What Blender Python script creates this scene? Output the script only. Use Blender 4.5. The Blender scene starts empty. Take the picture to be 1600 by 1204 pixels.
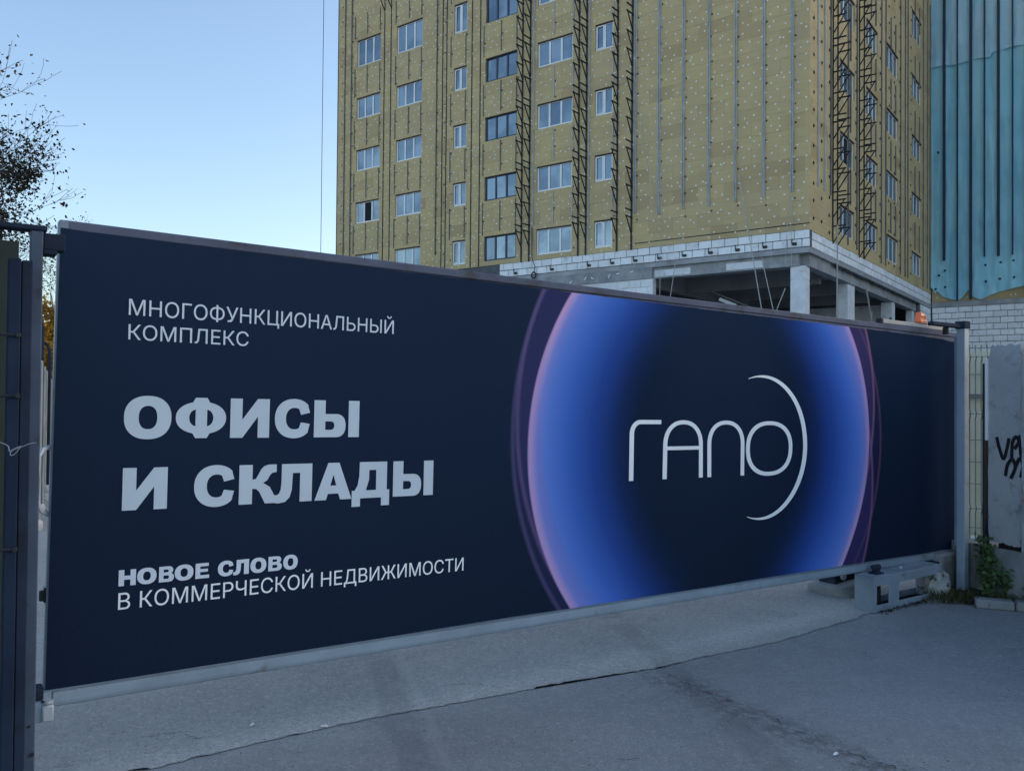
import bpy, bmesh, math, random
from mathutils import Vector, Matrix, Euler
from math import sin, cos, pi, radians, sqrt, atan2

S = bpy.context.scene
C = S.collection
random.seed(7)

# ------------------------------------------------------------------ camera
F, PITCH, ROLL, HC = 1290.0, radians(0.85), 0.0087, 1.65
fwd = Vector((0, cos(PITCH), sin(PITCH)))
up0 = Vector((0, -sin(PITCH), cos(PITCH)))
up = cos(ROLL) * up0 - sin(ROLL) * Vector((1, 0, 0))
rt = cos(ROLL) * Vector((1, 0, 0)) + sin(ROLL) * up0
cam = bpy.data.objects.new('camera', bpy.data.cameras.new('camera'))
C.objects.link(cam)
M = Matrix((rt, up, -fwd)).transposed().to_4x4()
M.translation = Vector((0, 0, HC))
cam.matrix_world = M
cam.data.sensor_width = 36.0
cam.data.lens = 36.0 * F / 1600.0
cam.data.clip_end = 3000
cam.data.clip_start = 0.05
S.camera = cam

# ------------------------------------------------------------------ light
SUN_AZ, SUN_EL = radians(64), radians(17)
w = bpy.data.worlds.new('World'); S.world = w; w.use_nodes = True
nt = w.node_tree
bg = nt.nodes['Background']
sky = nt.nodes.new('ShaderNodeTexSky')
sky.sky_type = 'NISHITA'; sky.sun_disc = False
sky.sun_elevation = SUN_EL; sky.sun_rotation = SUN_AZ
sky.air_density = 1.0; sky.dust_density = 1.7; sky.ozone_density = 1.6
nt.links.new(sky.outputs[0], bg.inputs[0])
bg.inputs[1].default_value = 0.15
sl = bpy.data.lights.new('sun', 'SUN'); sl.energy = 5.0; sl.angle = radians(0.5); sl.color = (1, .93, .82)
so = bpy.data.objects.new('sun', sl); C.objects.link(so)
sd = Vector((sin(SUN_AZ) * cos(SUN_EL), cos(SUN_AZ) * cos(SUN_EL), sin(SUN_EL)))
so.rotation_euler = sd.to_track_quat('Z', 'Y').to_euler()
so.location = (20, 20, 60)
S.view_settings.view_transform = 'Standard'
S.view_settings.look = 'None'
S.view_settings.exposure = 1.08
S.view_settings.gamma = 1.0
S.view_settings.use_curve_mapping = False

# ------------------------------------------------------------------ node helpers
class NT:
    def __init__(s, m):
        m.use_nodes = True
        s.t = m.node_tree; s.n = s.t.nodes; s.l = s.t.links
        s.b = s.n['Principled BSDF']
    def put(s, sock, v):
        if isinstance(v, bpy.types.NodeSocket): s.l.new(v, sock)
        else: sock.default_value = v
    def math(s, op, a, b=0.0, c=0.0, clamp=False):
        n = s.n.new('ShaderNodeMath'); n.operation = op; n.use_clamp = clamp
        s.put(n.inputs[0], a); s.put(n.inputs[1], b); s.put(n.inputs[2], c)
        return n.outputs[0]
    def mix(s, f, a, b, op='MIX'):
        n = s.n.new('ShaderNodeMix'); n.data_type = 'RGBA'; n.blend_type = op
        s.put(n.inputs[0], f)
        for k, v in ((6, a), (7, b)):
            if isinstance(v, (tuple, list)) and len(v) == 3: v = (*v, 1)
            s.put(n.inputs[k], v)
        return n.outputs[2]
    def noise(s, scale, detail=4, rough=.55, vec=None, dist=0):
        n = s.n.new('ShaderNodeTexNoise'); n.inputs['Scale'].default_value = scale
        n.inputs['Detail'].default_value = detail; n.inputs['Roughness'].default_value = rough
        n.inputs['Distortion'].default_value = dist
        if vec is None: vec = s.obj()
        s.l.new(vec, n.inputs['Vector'])
        return n.outputs[0]
    def obj(s):
        if not hasattr(s, '_o'): s._o = s.n.new('ShaderNodeTexCoord')
        return s._o.outputs['Object']
    def geo(s):
        if not hasattr(s, '_g'): s._g = s.n.new('ShaderNodeNewGeometry')
        return s._g.outputs['Position']
    def stretch(s, vec, sc):
        n = s.n.new('ShaderNodeMapping'); n.inputs['Scale'].default_value = sc
        s.l.new(vec, n.inputs['Vector']); return n.outputs[0]
    def ramp(s, f, pts, inter='LINEAR'):
        n = s.n.new('ShaderNodeValToRGB'); e = n.color_ramp.elements
        n.color_ramp.interpolation = inter
        while len(e) > 1: e.remove(e[-1])
        e[0].position = pts[0][0]; e[0].color = (*pts[0][1], 1) if len(pts[0][1]) == 3 else pts[0][1]
        for p, c in pts[1:]:
            k = e.new(p); k.color = (*c, 1) if len(c) == 3 else c
        s.put(n.inputs[0], f); return n.outputs[0]
    def step(s, f, a, b):
        n = s.n.new('ShaderNodeMapRange'); n.interpolation_type = 'SMOOTHSTEP'
        s.put(n.inputs[0], f); n.inputs[1].default_value = a; n.inputs[2].default_value = b
        return n.outputs[0]
    def attr(s, name):
        n = s.n.new('ShaderNodeAttribute'); n.attribute_name = name; return n.outputs['Fac']
    def rnd(s):
        return s.n.new('ShaderNodeObjectInfo').outputs['Random']
    def bump(s, h, strength=.3, dist=.01):
        n = s.n.new('ShaderNodeBump'); n.inputs['Strength'].default_value = strength
        n.inputs['Distance'].default_value = dist
        s.put(n.inputs['Height'], h); s.l.new(n.outputs[0], s.b.inputs['Normal'])
    def xyz(s, vec):
        n = s.n.new('ShaderNodeSeparateXYZ'); s.l.new(vec, n.inputs[0]); return n.outputs

MATS = {}
def mat(name, col, rough=.8, var=.2, scale=3.0, bump=.15, bscale=60., metal=0., spec=.4, dirt=None, dscale=1.5, dlo=.5, dhi=.7, rnd=0., world=True, bdist=.004):
    m = bpy.data.materials.new(name); N = NT(m)
    v = N.geo() if world else N.obj()
    n1 = N.noise(scale, 5, .6, v)
    lo = tuple(c * (1 - var) for c in col); hi = tuple(min(1, c * (1 + var)) for c in col)
    c = N.mix(N.step(n1, .3, .7), lo, hi)
    if dirt:
        d = N.step(N.noise(dscale, 6, .65, v), dlo, dhi)
        c = N.mix(d, c, dirt)
    if rnd:
        r = N.math('MULTIPLY_ADD', N.rnd(), 2 * rnd, 1 - rnd)
        g = N.n.new('ShaderNodeCombineColor')
        for k in range(3): N.l.new(r, g.inputs[k])
        c = N.mix(1.0, c, g.outputs[0], 'MULTIPLY')
    N.put(N.b.inputs['Base Color'], c)
    N.b.inputs['Roughness'].default_value = rough
    N.b.inputs['Metallic'].default_value = metal
    N.b.inputs['Specular IOR Level'].default_value = spec
    if bump: N.bump(N.noise(bscale, 4, .6, v), bump, bdist)
    MATS[name] = m
    return m

# ------------------------------------------------------------------ mesh helpers
class MB:
    """collects shapes for one mesh"""
    def __init__(s): s.v = []; s.f = []; s.tone = None
    def add(s, vs, fs):
        o = len(s.v); s.v += [tuple(p) for p in vs]; s.f += [tuple(i + o for i in f) for f in fs]; return s
    def box(s, x0, x1, y0, y1, z0, z1, skip=()):
        vs = [(x0,y0,z0),(x1,y0,z0),(x1,y1,z0),(x0,y1,z0),(x0,y0,z1),(x1,y0,z1),(x1,y1,z1),(x0,y1,z1)]
        fs = {'b':(0,3,2,1),'t':(4,5,6,7),'f':(0,1,5,4),'k':(2,3,7,6),'l':(3,0,4,7),'r':(1,2,6,5)}
        return s.add(vs, [f for k, f in fs.items() if k not in skip])
    def bbox(s, x0, x1, y0, y1, z0, z1, b=.005):
        """box with chamfered edges"""
        b = min(b, (x1-x0)*.45, (y1-y0)*.45, (z1-z0)*.45)
        bm = bmesh.new(); bmesh.ops.create_cube(bm, size=1)
        for v in bm.verts:
            v.co = ((x0+x1)/2 + v.co.x*(x1-x0), (y0+y1)/2 + v.co.y*(y1-y0), (z0+z1)/2 + v.co.z*(z1-z0))
        bmesh.ops.bevel(bm, geom=bm.edges[:], offset=b, segments=1, affect='EDGES')
        s.add([v.co[:] for v in bm.verts], [[v.index for v in f.verts] for f in bm.faces]); bm.free(); return s
    def prism(s, poly, axis, a0, a1):
        """extrude a polygon (list of 2D) along axis x/y/z between a0 and a1"""
        def P(p, a):
            return {'x': (a, p[0], p[1]), 'y': (p[0], a, p[1]), 'z': (p[0], p[1], a)}[axis]
        n = len(poly)
        vs = [P(p, a0) for p in poly] + [P(p, a1) for p in poly]
        fs = [tuple(range(n))[::-1], tuple(range(n, 2*n))] + [(i, (i+1) % n, (i+1) % n + n, i + n) for i in range(n)]
        return s.add(vs, fs)
    def bar(s, p, q, w, h=None, ref=(0, 0, 1)):
        """rectangular bar from p to q"""
        p, q = Vector(p), Vector(q); h = h or w; d = (q - p).normalized(); r = Vector(ref)
        if abs(d.dot(r)) > .98: r = Vector((1, 0, 0))
        u = d.cross(r).normalized(); t = u.cross(d)
        vs = [x + u*a*w/2 + t*b*h/2 for x in (p, q) for a, b in ((-1,-1),(1,-1),(1,1),(-1,1))]
        return s.add(vs, [(3,2,1,0),(4,5,6,7),(0,1,5,4),(1,2,6,5),(2,3,7,6),(3,0,4,7)])
    def tube(s, pts, r, n=6, cap=True):
        pts = [Vector(p) for p in pts]; m = len(pts); rs = r if isinstance(r, (list, tuple)) else [r]*m
        vs = []; u = None
        for i, p in enumerate(pts):
            d = (pts[min(i+1, m-1)] - pts[max(i-1, 0)]).normalized()
            if u is None:
                u = d.cross(Vector((0, 0, 1)) if abs(d.z) < .9 else Vector((1, 0, 0))).normalized()
            u = (u - d*u.dot(d)).normalized(); t = d.cross(u)
            vs += [p + (u*cos(2*pi*k/n) + t*sin(2*pi*k/n))*rs[i] for k in range(n)]
        fs = [(i*n+k, i*n+(k+1) % n, (i+1)*n+(k+1) % n, (i+1)*n+k) for i in range(m-1) for k in range(n)]
        if cap: fs += [tuple(range(n))[::-1], tuple(range((m-1)*n, m*n))]
        return s.add(vs, fs)
    def mesh(s, name):
        me = bpy.data.meshes.new(name); me.from_pydata(s.v, [], s.f); me.update(); return me
    def build(s, name, m, parent=None, loc=(0,0,0), rot=(0,0,0), smooth=False, **kw):
        me = s.mesh(name)
        if smooth:
            for p in me.polygons: p.use_smooth = True
        return link(name, me, m, parent, loc, rot, **kw)

def link(name, me, m=None, parent=None, loc=(0,0,0), rot=(0,0,0), **kw):
    o = bpy.data.objects.new(name, me); C.objects.link(o)
    if m is not None and not me.materials: me.materials.append(m)
    o.parent = parent; o.location = loc; o.rotation_euler = rot
    for k, v in kw.items(): o[k] = v
    return o

def thing(name, label, cat, loc=(0,0,0), rot=(0,0,0), group=None):
    o = bpy.data.objects.new(name, None); C.objects.link(o)
    o.empty_display_size = .2
    o.location = loc; o.rotation_euler = rot; o['label'] = label; o['category'] = cat
    if group: o['group'] = group
    return o

def smooth_by_angle(o, a=40):
    for p in o.data.polygons: p.use_smooth = True
    try: o.data.set_sharp_from_angle(angle=radians(a))
    except Exception: pass

# ------------------------------------------------------------------ materials
steel = mat('painted_steel', (.17, .21, .255), .42, .12, 4, .05, 90, spec=.5, dirt=(.09, .09, .09), dscale=7, dlo=.60, dhi=.78)
steel_light = mat('light_painted_steel', (.27, .335, .40), .45, .12, 3, .05, 80, spec=.5, dirt=(.16, .16, .15), dscale=5, dlo=.58, dhi=.8)
steel_dark = mat('dark_painted_steel', (.024, .033, .055), .75, .2, 4, .05, 80, spec=.08, dirt=(.02, .02, .025), dscale=6)
galv = mat('galvanised_profile', (.52, .55, .58), .5, .12, 2, .0, metal=.15)
black_steel = mat('black_bracket_steel', (.016, .018, .026), .55, .25, 3, 0)
concrete = mat('concrete', (.36, .365, .37), .9, .18, 1.2, .3, 25, dirt=(.23, .23, .235), dscale=.9, dlo=.48, dhi=.75, bdist=.01)
concrete_white = mat('whitewashed_concrete', (.74, .75, .76), .9, .10, 1.5, .25, 20, dirt=(.40, .40, .40), dscale=1.6, dlo=.52, dhi=.78, bdist=.008)
concrete_old = mat('old_concrete', (.25, .257, .262), .93, .25, 2.2, .5, 22, dirt=(.10, .10, .10), dscale=1.7, dlo=.48, dhi=.72, bdist=.012)
block = mat('aerated_concrete_block', (.86, .86, .86), .95, .05, 4, .25, 30, dirt=(.50, .50, .49), dscale=2.5, dlo=.56, dhi=.75, rnd=.09, bdist=.008)
mortar = mat('mortar', (.11, .115, .125), .95, .2, 3, .4, 25, bdist=.01)
plaster = mat('smeared_mortar_coat', (.72, .725, .73), .95, .08, 2, .3, 15, bdist=.01)
white_pvc = mat('white_window_plastic', (.84, .84, .84), .4, .05, 2, 0)
dark_pvc = mat('dark_window_plastic', (.03, .05, .09), .4, .1, 2, 0)
dowel_m = mat('dowel_plastic', (.86, .84, .74), .6, .1, 3, 0)
dark_room = mat('dark_interior', (.012, .013, .018), .9, .3, 1, 0)  # near-black: shade of unlit rooms and holes put into the colour
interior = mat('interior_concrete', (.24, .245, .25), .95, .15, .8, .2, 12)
orange_m = mat('orange_lens', (.85, .13, .015), .3, .1, 30, 0, spec=.6)
rust = mat('rust', (.10, .05, .03), .9, .4, 12, .3, 60)
cream = mat('cream_fence_sheet', (.78, .76, .60), .6, .08, 2, .05, 30, dirt=(.60, .60, .48), dscale=2.5)
cream_wire = mat('cream_wire', (.19, .22, .21), .5, .1, 3, 0)
olive_sheet = mat('olive_fence_sheet', (.05, .062, .052), .8, .1, 2, .05, 30)
wire_m = mat('thin_wire', (.45, .46, .46), .4, .1, 5, 0, metal=.5)
rope_m = mat('pale_rope', (.42, .42, .40), .9, .1, 5, 0)
bark = mat('bark', (.055, .048, .042), .9, .3, 6, .5, 40, bdist=.01)
birch_bark = mat('birch_bark', (.40, .38, .35), .8, .3, 5, .2, 40, dirt=(.04, .04, .04), dscale=9, dlo=.6, dhi=.65)
rubber = mat('black_rubber', (.012, .012, .014), .7, .2, 5, 0)
paper = mat('white_litter', (.75, .75, .73), .8, .05, 5, 0)
letter_m = mat('pale_blue_print', (.56, .64, .71), .55, .03, 2, .04, 250, spec=.3)
letter_w = mat('near_white_print', (.88, .90, .92), .55, .03, 2, .04, 250, spec=.3)
letter_t = mat('lilac_white_print', (.66, .71, .80), .55, .03, 2, .04, 250, spec=.3)

def leaf_mat(name, c1, c2, tr=.4):
    m = bpy.data.materials.new(name); N = NT(m)
    a = N.attr('tone')
    N.put(N.b.inputs['Base Color'], N.mix(a, c1, c2)); N.b.inputs['Roughness'].default_value = .6
    N.b.inputs['Specular IOR Level'].default_value = .25
    t = N.n.new('ShaderNodeBsdfTranslucent'); N.put(t.inputs[0], N.mix(a, c1, c2))
    mx = N.n.new('ShaderNodeMixShader'); mx.inputs[0].default_value = tr
    N.l.new(N.b.outputs[0], mx.inputs[1]); N.l.new(t.outputs[0], mx.inputs[2])
    N.l.new(mx.outputs[0], N.n['Material Output'].inputs[0])
    return m
leaf_dark = leaf_mat('dark_autumn_leaves', (.016, .015, .010), (.035, .028, .014), .15)
leaf_gold = leaf_mat('golden_leaves', (.42, .21, .03), (.62, .40, .07), .5)
leaf_birch = leaf_mat('sparse_birch_leaves', (.10, .11, .03), (.26, .22, .07), .4)
leaf_weed = leaf_mat('weed_leaves', (.05, .10, .04), (.14, .20, .09), .3)
grass_m = leaf_mat('grass_blades', (.04, .06, .02), (.11, .11, .045), .3)

# mineral wool insulation
def insulation_mat():
    m = bpy.data.materials.new('mineral_wool'); N = NT(m); g = N.geo()
    t = N.attr('tone')
    c = N.ramp(t, [(0, (.47, .34, .18)), (.35, (.57, .43, .225)), (.7, (.60, .46, .235)), (1, (.64, .485, .24))])
    st = N.noise(1.0, 5, .65, N.stretch(g, (.9, .9, 9)))
    c = N.mix(N.math('MULTIPLY', N.step(st, .45, .75), .5), c, (.41, .32, .19))
    big = N.noise(.22, 4, .6, g)
    c = N.mix(N.math('MULTIPLY', N.step(big, .4, .65), .45), c, (.55, .42, .255))
    N.put(N.b.inputs['Base Color'], c); N.b.inputs['Roughness'].default_value = 1
    N.b.inputs['Specular IOR Level'].default_value = .1
    N.bump(N.noise(1.0, 5, .7, N.stretch(g, (14, 14, 45))), .5, .02)
    return m
wool = insulation_mat()

def glass_mat():
    m = bpy.data.materials.new('window_glass'); N = NT(m)
    r = N.rnd()
    c = N.ramp(r, [(0, (.17, .21, .25)), (.5, (.22, .265, .30)), (1, (.28, .32, .35))])
    n = N.noise(.45, 4, .6, N.geo())
    c = N.mix(N.math('MULTIPLY', N.step(n, .42, .62), .6), c, (.09, .12, .15))
    N.put(N.b.inputs['Base Color'], c)
    N.b.inputs['Metallic'].default_value = .65; N.b.inputs['Roughness'].default_value = .12
    N.bump(N.noise(1.2, 2, .5, N.geo()), .08, .02)
    return m
glass = glass_mat()

def net_mat(name, c0, c1):
    m = bpy.data.materials.new(name); N = NT(m); g = N.geo()
    n = N.noise(1.0, 5, .6, N.stretch(g, (1.6, 1.6, .12)))
    c = N.mix(N.step(n, .3, .7), c0, c1)
    n2 = N.noise(.35, 4, .6, g)
    c = N.mix(N.math('MULTIPLY', N.step(n2, .45, .7), .5), c, tuple(x*.75 for x in c0))
    N.put(N.b.inputs['Base Color'], c); N.b.inputs['Roughness'].default_value = .55
    t = N.n.new('ShaderNodeBsdfTranslucent'); N.put(t.inputs[0], c)
    mx = N.n.new('ShaderNodeMixShader'); mx.inputs[0].default_value = .25
    N.bump(N.noise(1.0, 4, .6, N.stretch(g, (2.4, 2.4, .7)), 1.2), .4, .06)
    N.l.new(N.b.outputs[0], mx.inputs[1]); N.l.new(t.outputs[0], mx.inputs[2])
    N.l.new(mx.outputs[0], N.n['Material Output'].inputs[0])
    return m
net_blue = net_mat('blue_netting', (.33, .76, .95), (.46, .85, .97))
net_grey = net_mat('faded_blue_netting', (.42, .71, .86), (.52, .78, .90))

# ------------------------------------------------------------------ ground
def seg_mask(N, x, y, p, q, wd, soft):
    """mask near the straight line through p and q (world metres)"""
    dx, dy = q[0]-p[0], q[1]-p[1]; L = sqrt(dx*dx+dy*dy); nx, ny = -dy/L, dx/L
    d = N.math('ADD', N.math('MULTIPLY', x, nx), N.math('MULTIPLY_ADD', y, ny, -(p[0]*nx+p[1]*ny)))
    d = N.math('ABSOLUTE', d)
    return N.step(d, wd+soft, wd)

def ground_mat(name, base, dark, light, tyre=True, seed=0):
    m = bpy.data.materials.new(name); N = NT(m); g = N.geo()
    x, y, z = N.xyz(g)
    n1 = N.noise(.7, 6, .6, g); n2 = N.noise(6, 5, .65, g); n3 = N.noise(75, 3, .75, g); n4 = N.noise(26, 4, .7, g)
    c = N.mix(N.step(n1, .3, .7), dark, base)
    c = N.mix(N.math('MULTIPLY', N.step(n2, .45, .75), .5), c, light)
    st = N.step(N.noise(2.3, 6, .7, g, .6), .58, .72)
    c = N.mix(N.math('MULTIPLY', st, .45), c, tuple(v*.5 for v in dark))
    c = N.mix(N.math('MULTIPLY', N.step(n4, .5, .68), .35), c, tuple(v*1.35 for v in light))
    c = N.mix(N.math('MULTIPLY', N.step(n4, .42, .28), .45), c, tuple(v*.6 for v in dark))
    c = N.mix(N.step(n3, .60, .74), c, tuple(min(1, v*1.9) for v in light))
    c = N.mix(N.math('MULTIPLY', N.step(n3, .46, .30), .7), c, tuple(v*.4 for v in dark))
    if tyre:
        wob = N.math('MULTIPLY_ADD', N.noise(1.2, 3, .5, g), .12, -.06)
        xx = N.math('ADD', x, wob)
        brk = N.step(N.noise(3.5, 4, .6, g), .28, .55)
        a = seg_mask(N, xx, y, (-.80, 5.15), (-.40, 3.67), .055, .05)
        b = seg_mask(N, xx, y, (.84, 5.9), (1.0, 5.0), .05, .07)
        c2 = seg_mask(N, xx, y, (-.66, 5.15), (-.25, 3.67), .012, .02)
        ta = N.math('MULTIPLY', N.math('MAXIMUM', a, b), N.math('MULTIPLY', brk, .30))
        c = N.mix(ta, c, tuple(v*.5 for v in dark))
        c = N.mix(N.math('MULTIPLY', c2, .35), c, light)
    if name == 'asphalt':
        wob2 = N.math('MULTIPLY_ADD', N.noise(3.0, 4, .6, g), .30, -.15)
        bx = N.math('ADD', x, wob2)
        rub = N.math('MULTIPLY', seg_mask(N, bx, y, (.88, 5.02), (1.70, 3.66), .02, .16), N.step(y, 5.12, 4.85))
        rub = N.math('MULTIPLY', rub, N.step(N.noise(14, 4, .7, g), .38, .6))
        c = N.mix(N.math('MULTIPLY', rub, .6), c, tuple(v*.42 for v in dark))
    N.put(N.b.inputs['Base Color'], c); N.b.inputs['Roughness'].default_value = .88
    N.b.inputs['Specular IOR Level'].default_value = .3
    h = N.math('MULTIPLY_ADD', n3, .6, N.math('MULTIPLY', n2, .5))
    N.bump(h, .55, .012)
    return m
asphalt = ground_mat('asphalt', (.275, .283, .292), (.215, .223, .233), (.315, .322, .328))
apron_m = ground_mat('worn_concrete_apron', (.375, .372, .36), (.30, .302, .298), (.42, .415, .40))
crack_m = mat('crack_dirt', (.045, .045, .045), .95, .3, 20, .3, 60)

gm = MB()
xs = [-900, -200, -60, -25, -12, -6, -3, 0, 3, 6, 12, 25, 60, 200, 900]; ys = [-900, -200, -40, -10, 0, 3, 6, 9, 15, 30, 60, 120, 300, 900]
for yv in ys:
    for xv in xs: gm.v.append((xv, yv, 0))
for j in range(len(ys)-1):
    for i in range(len(xs)-1):
        k = j*len(xs)+i; gm.f.append((k, k+1, k+1+len(xs), k+len(xs)))
gm.build('ground', asphalt, kind='structure')

CR = [(-3.4, 3.05), (-2.6, 3.42), (-2.06, 3.56), (-1.57, 3.67), (-1.1, 4.01), (-.65, 4.29), (-.13, 4.56), (.39, 4.86), (.88, 5.07), (1.2, 5.29), (1.85, 5.67), (2.64, 6.30), (3.1, 6.75)]
def jitter(path, n, amp, rr):
    out = []
    for (x0, y0), (x1, y1) in zip(path[:-1], path[1:]):
        for k in range(n):
            t = k/n; out.append((x0+(x1-x0)*t + rr.uniform(-amp, amp), y0+(y1-y0)*t + rr.uniform(-amp, amp)))
    return out + [path[-1]]
rr = random.Random(3)
edge = jitter(CR, 14, .010, rr)
# paved apron: strip between the crack and a line well behind the gate
poly = edge + [(10, 14), (8, 24), (-10, 30), (-14, 14), (-7, 6)]
am = MB(); n = len(poly)
bm = bmesh.new(); vv = [bm.verts.new((x, y, .004)) for x, y in poly]; fc = bm.faces.new(vv)
bmesh.ops.triangulate(bm, faces=[fc])
me = bpy.data.meshes.new('pavement'); bm.to_mesh(me); bm.free()
link('pavement', me, apron_m, kind='structure')

def crack(path, wmax, name, z=.008, density=.75):
    mb = MB(); r2 = random.Random(len(path)*7+1)
    ws = [max(0.0008, wmax*r2.random()**2.0) for _ in path]
    for i in range(len(path)-1):
        if r2.random() > density: continue
        (x0, y0), (x1, y1) = path[i], path[i+1]; L = sqrt((x1-x0)**2+(y1-y0)**2) or 1
        nx, ny = -(y1-y0)/L, (x1-x0)/L; a, b = ws[i], ws[i+1]
        mb.add([(x0-nx*a, y0-ny*a, z), (x1-nx*b, y1-ny*b, z), (x1+nx*b, y1+ny*b, z), (x0+nx*a, y0+ny*a, z)], [(0, 1, 2, 3)])
    return mb.build(name, crack_m, kind='structure')
crack(edge[:], .0019, 'pavement_crack', .008, .62)
C2 = [(.88, 5.07), (1.1, 4.69), (1.31, 4.41), (1.46, 4.08), (1.65, 3.8), (1.76, 3.71), (2.1, 3.2)]
br = jitter(C2, 12, .016, rr)
crack(br, .006, 'pavement_crack', .0085, .7)
for s_ in ([(-.35, 4.75), (-.2, 4.78), (-.02, 4.70)], [(-1.75, 4.0), (-1.6, 4.05), (-1.5, 3.98), (-1.38, 4.02)], [(.45, 3.78), (.6, 3.8)], [(2.2, 6.75), (2.4, 6.72)]):
    crack(jitter(s_, 8, .012, rr), .003, 'pavement_crack', .0087, .8)

# crumbled asphalt chips along the branch crack and scattered dark chips
def chips(name, pts, m, smin, smax, seed, **kw):
    mb = MB(); r = random.Random(seed)
    for (x, y) in pts:
        s_ = r.uniform(smin, smax); k = r.choice((4, 5, 6)); a0 = r.random()*6.28
        ring = [(x+cos(a0+2*pi*i/k)*s_*r.uniform(.6, 1.1), y+sin(a0+2*pi*i/k)*s_*r.uniform(.6, 1.1)) for i in range(k)]
        top = [(x+(px-x)*.6, y+(py-y)*.6) for px, py in ring]; h = s_*r.uniform(.3, .7)
        vs = [(px, py, .003) for px, py in ring] + [(px, py, .003+h) for px, py in top]
        mb.add(vs, [tuple(range(k, 2*k))] + [(i, (i+1) % k, (i+1) % k+k, i+k) for i in range(k)])
    return mb.build(name, m, kind='stuff', **kw)
r = random.Random(11); P1 = []
for i in range(520):
    k = r.randrange(len(br)-1); t = r.random(); a, b = br[k], br[k+1]
    P1.append((a[0]+(b[0]-a[0])*t + r.gauss(-.04, .09), a[1]+(b[1]-a[1])*t + r.gauss(-.03, .06)))
chips('gravel', P1, mat('asphalt_crumbs', (.26, .265, .27), .9, .4, 40, 0), .0015, .0065, 5)
P2 = []
for i in range(260):
    k = r.randrange(len(edge)-1); a = edge[k]; P2.append((a[0]+r.gauss(0, .05), a[1]+r.gauss(.02, .05)))
for i in range(260): P2.append((r.uniform(-2.2, 3.2), r.uniform(3.6, 7)))
chips('gravel', P2, mat('dark_crumbs', (.07, .07, .072), .9, .4, 40, 0), .0015, .005, 6)
P3 = [(r.uniform(-2, 3.5), r.uniform(3.6, 6.6)) for i in range(90)]
chips('gravel', P3, mat('pale_crumbs', (.42, .42, .40), .9, .2, 40, 0), .0015, .006, 8)
def scrap(x, y, l, w_, rz, label, m=paper):
    mb = MB(); mb.add([(-l/2, 0, .004), (-l*.15, -w_/2, .006), (l*.2, -w_*.45, .012), (l/2, 0, .007), (l*.2, w_*.5, .014), (-l*.2, w_*.45, .009)],
                      [(0, 1, 5), (1, 2, 4, 5), (2, 3, 4)])
    mb.build('paper_scrap', m, None, (x, y, .004), (0, 0, rz), label=label, category='litter', group='litter on the paving')
scrap(-1.28, 4.14, .026, .026, .4, 'round white scrap lying on the pale paving in front of the gate, alone')
scrap(-.92, 4.13, .055, .014, -.5, 'narrow curled white scrap lying on the pavement crack')
scrap(1.52, 3.86, .035, .016, .3, 'small pale scrap lying on the crumbled branch of the pavement crack', letter_w)

# ------------------------------------------------------------------ building frames
BA = radians(-53)
A = Vector((sin(BA), cos(BA), 0)); B = Vector((cos(BA), -sin(BA), 0))
C0 = Vector((12.37, 34.4, 0))
YAW_L = atan2(A.y, A.x); YAW_R = atan2(-B.y, -B.x)
class Face:
    """a facade: s along it, d outwards, z up; local x = sx * s"""
    def __init__(f, org, along, out, sx):
        f.o, f.al, f.out, f.sx = org, along, out, sx
        xa = along*sx; f.rot = (0, 0, atan2(xa.y, xa.x))
    def at(f, s, z, d=0): return f.o + f.al*s + f.out*d + Vector((0, 0, z))
LF = Face(C0, A, -B, 1)
RF = Face(C0, B, -A, -1)
WO = C0 + B*25.9
WF = Face(WO, -A, -B, -1)      # wing: s grows to the right
TOP = 38.0

bld = thing('unfinished_tower', 'tall unfinished tower clad in yellow-brown insulation above a white block ground floor', 'building', C0)
wing = thing('block_wing', 'windowless wing with bare white block wall behind the blue netting, right of the tower', 'building', WO)
PARENT_O = {bld.name: C0, wing.name: WO}

def fpart(face, name, me_or_mb, m, parent, s, z, d=0, par_o=None, **kw):
    me = me_or_mb.mesh(name) if isinstance(me_or_mb, MB) else me_or_mb
    return link(name, me, m, parent, face.at(s, z, d) - PARENT_O[parent.name], face.rot, **kw)

# windows: (s0, s1, z0, z1, mullions fractions, style)
wins_L = []
rows = [(9.06, 10.37), (12.34, 13.62), (15.6, 16.88), (18.84, 20.12), (22.1, 23.72)]
for (a0, a1, nm, first) in ((25.7, 27.78, 3, 0), (22.23, 24.32, 3, 0), (18.83, 19.79, 2, 0), (15.32, 17.48, 3, 0), (11.82, 14.0, 3, 0), (9.48, 10.5, 2, 0)):
    for k, (z0, z1) in enumerate(rows): wins_L.append((a0, a1, z0, z1+.04, nm, k))
wins_R = []
for (t0, t1, zs, nm) in ((4.45, 6.95, [(9.39, 10.75), (12.76, 14.16), (16.15, 17.5), (19.55, 20.95)], 3), (9.1, 11.5, [(9.46, 10.82), (12.83, 14.19), (16.25, 17.65), (19.8, 21.15)], 3),
                         (13.45, 16.25, [(9.42, 10.85), (12.97, 14.38), (16.5, 17.84), (20.05, 21.44)], 3), (19.85, 22.73, [(9.5, 10.85), (13.2, 14.5), (16.75, 18.05), (20.4, 21.75), (24.1, 25.75)], 3)):
    for k, (z0, z1) in enumerate(zs): wins_R.append((t0, t1, z0, z1, nm, k))

TH = .18
core = MB()
# solid core of the upper storeys, set back behind the insulation
def core_poly(e):
    return [C0 + A*e + B*e, C0 + A*(29.5-e) + B*e, C0 + A*(29.5-e) + B*26, C0 + A*e + B*26]
cp = [(p.x-C0.x, p.y-C0.y) for p in core_poly(TH+.03)]
core.prism(cp, 'z', 8.06, TOP)
core.build('core_wall', interior, bld)

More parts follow.
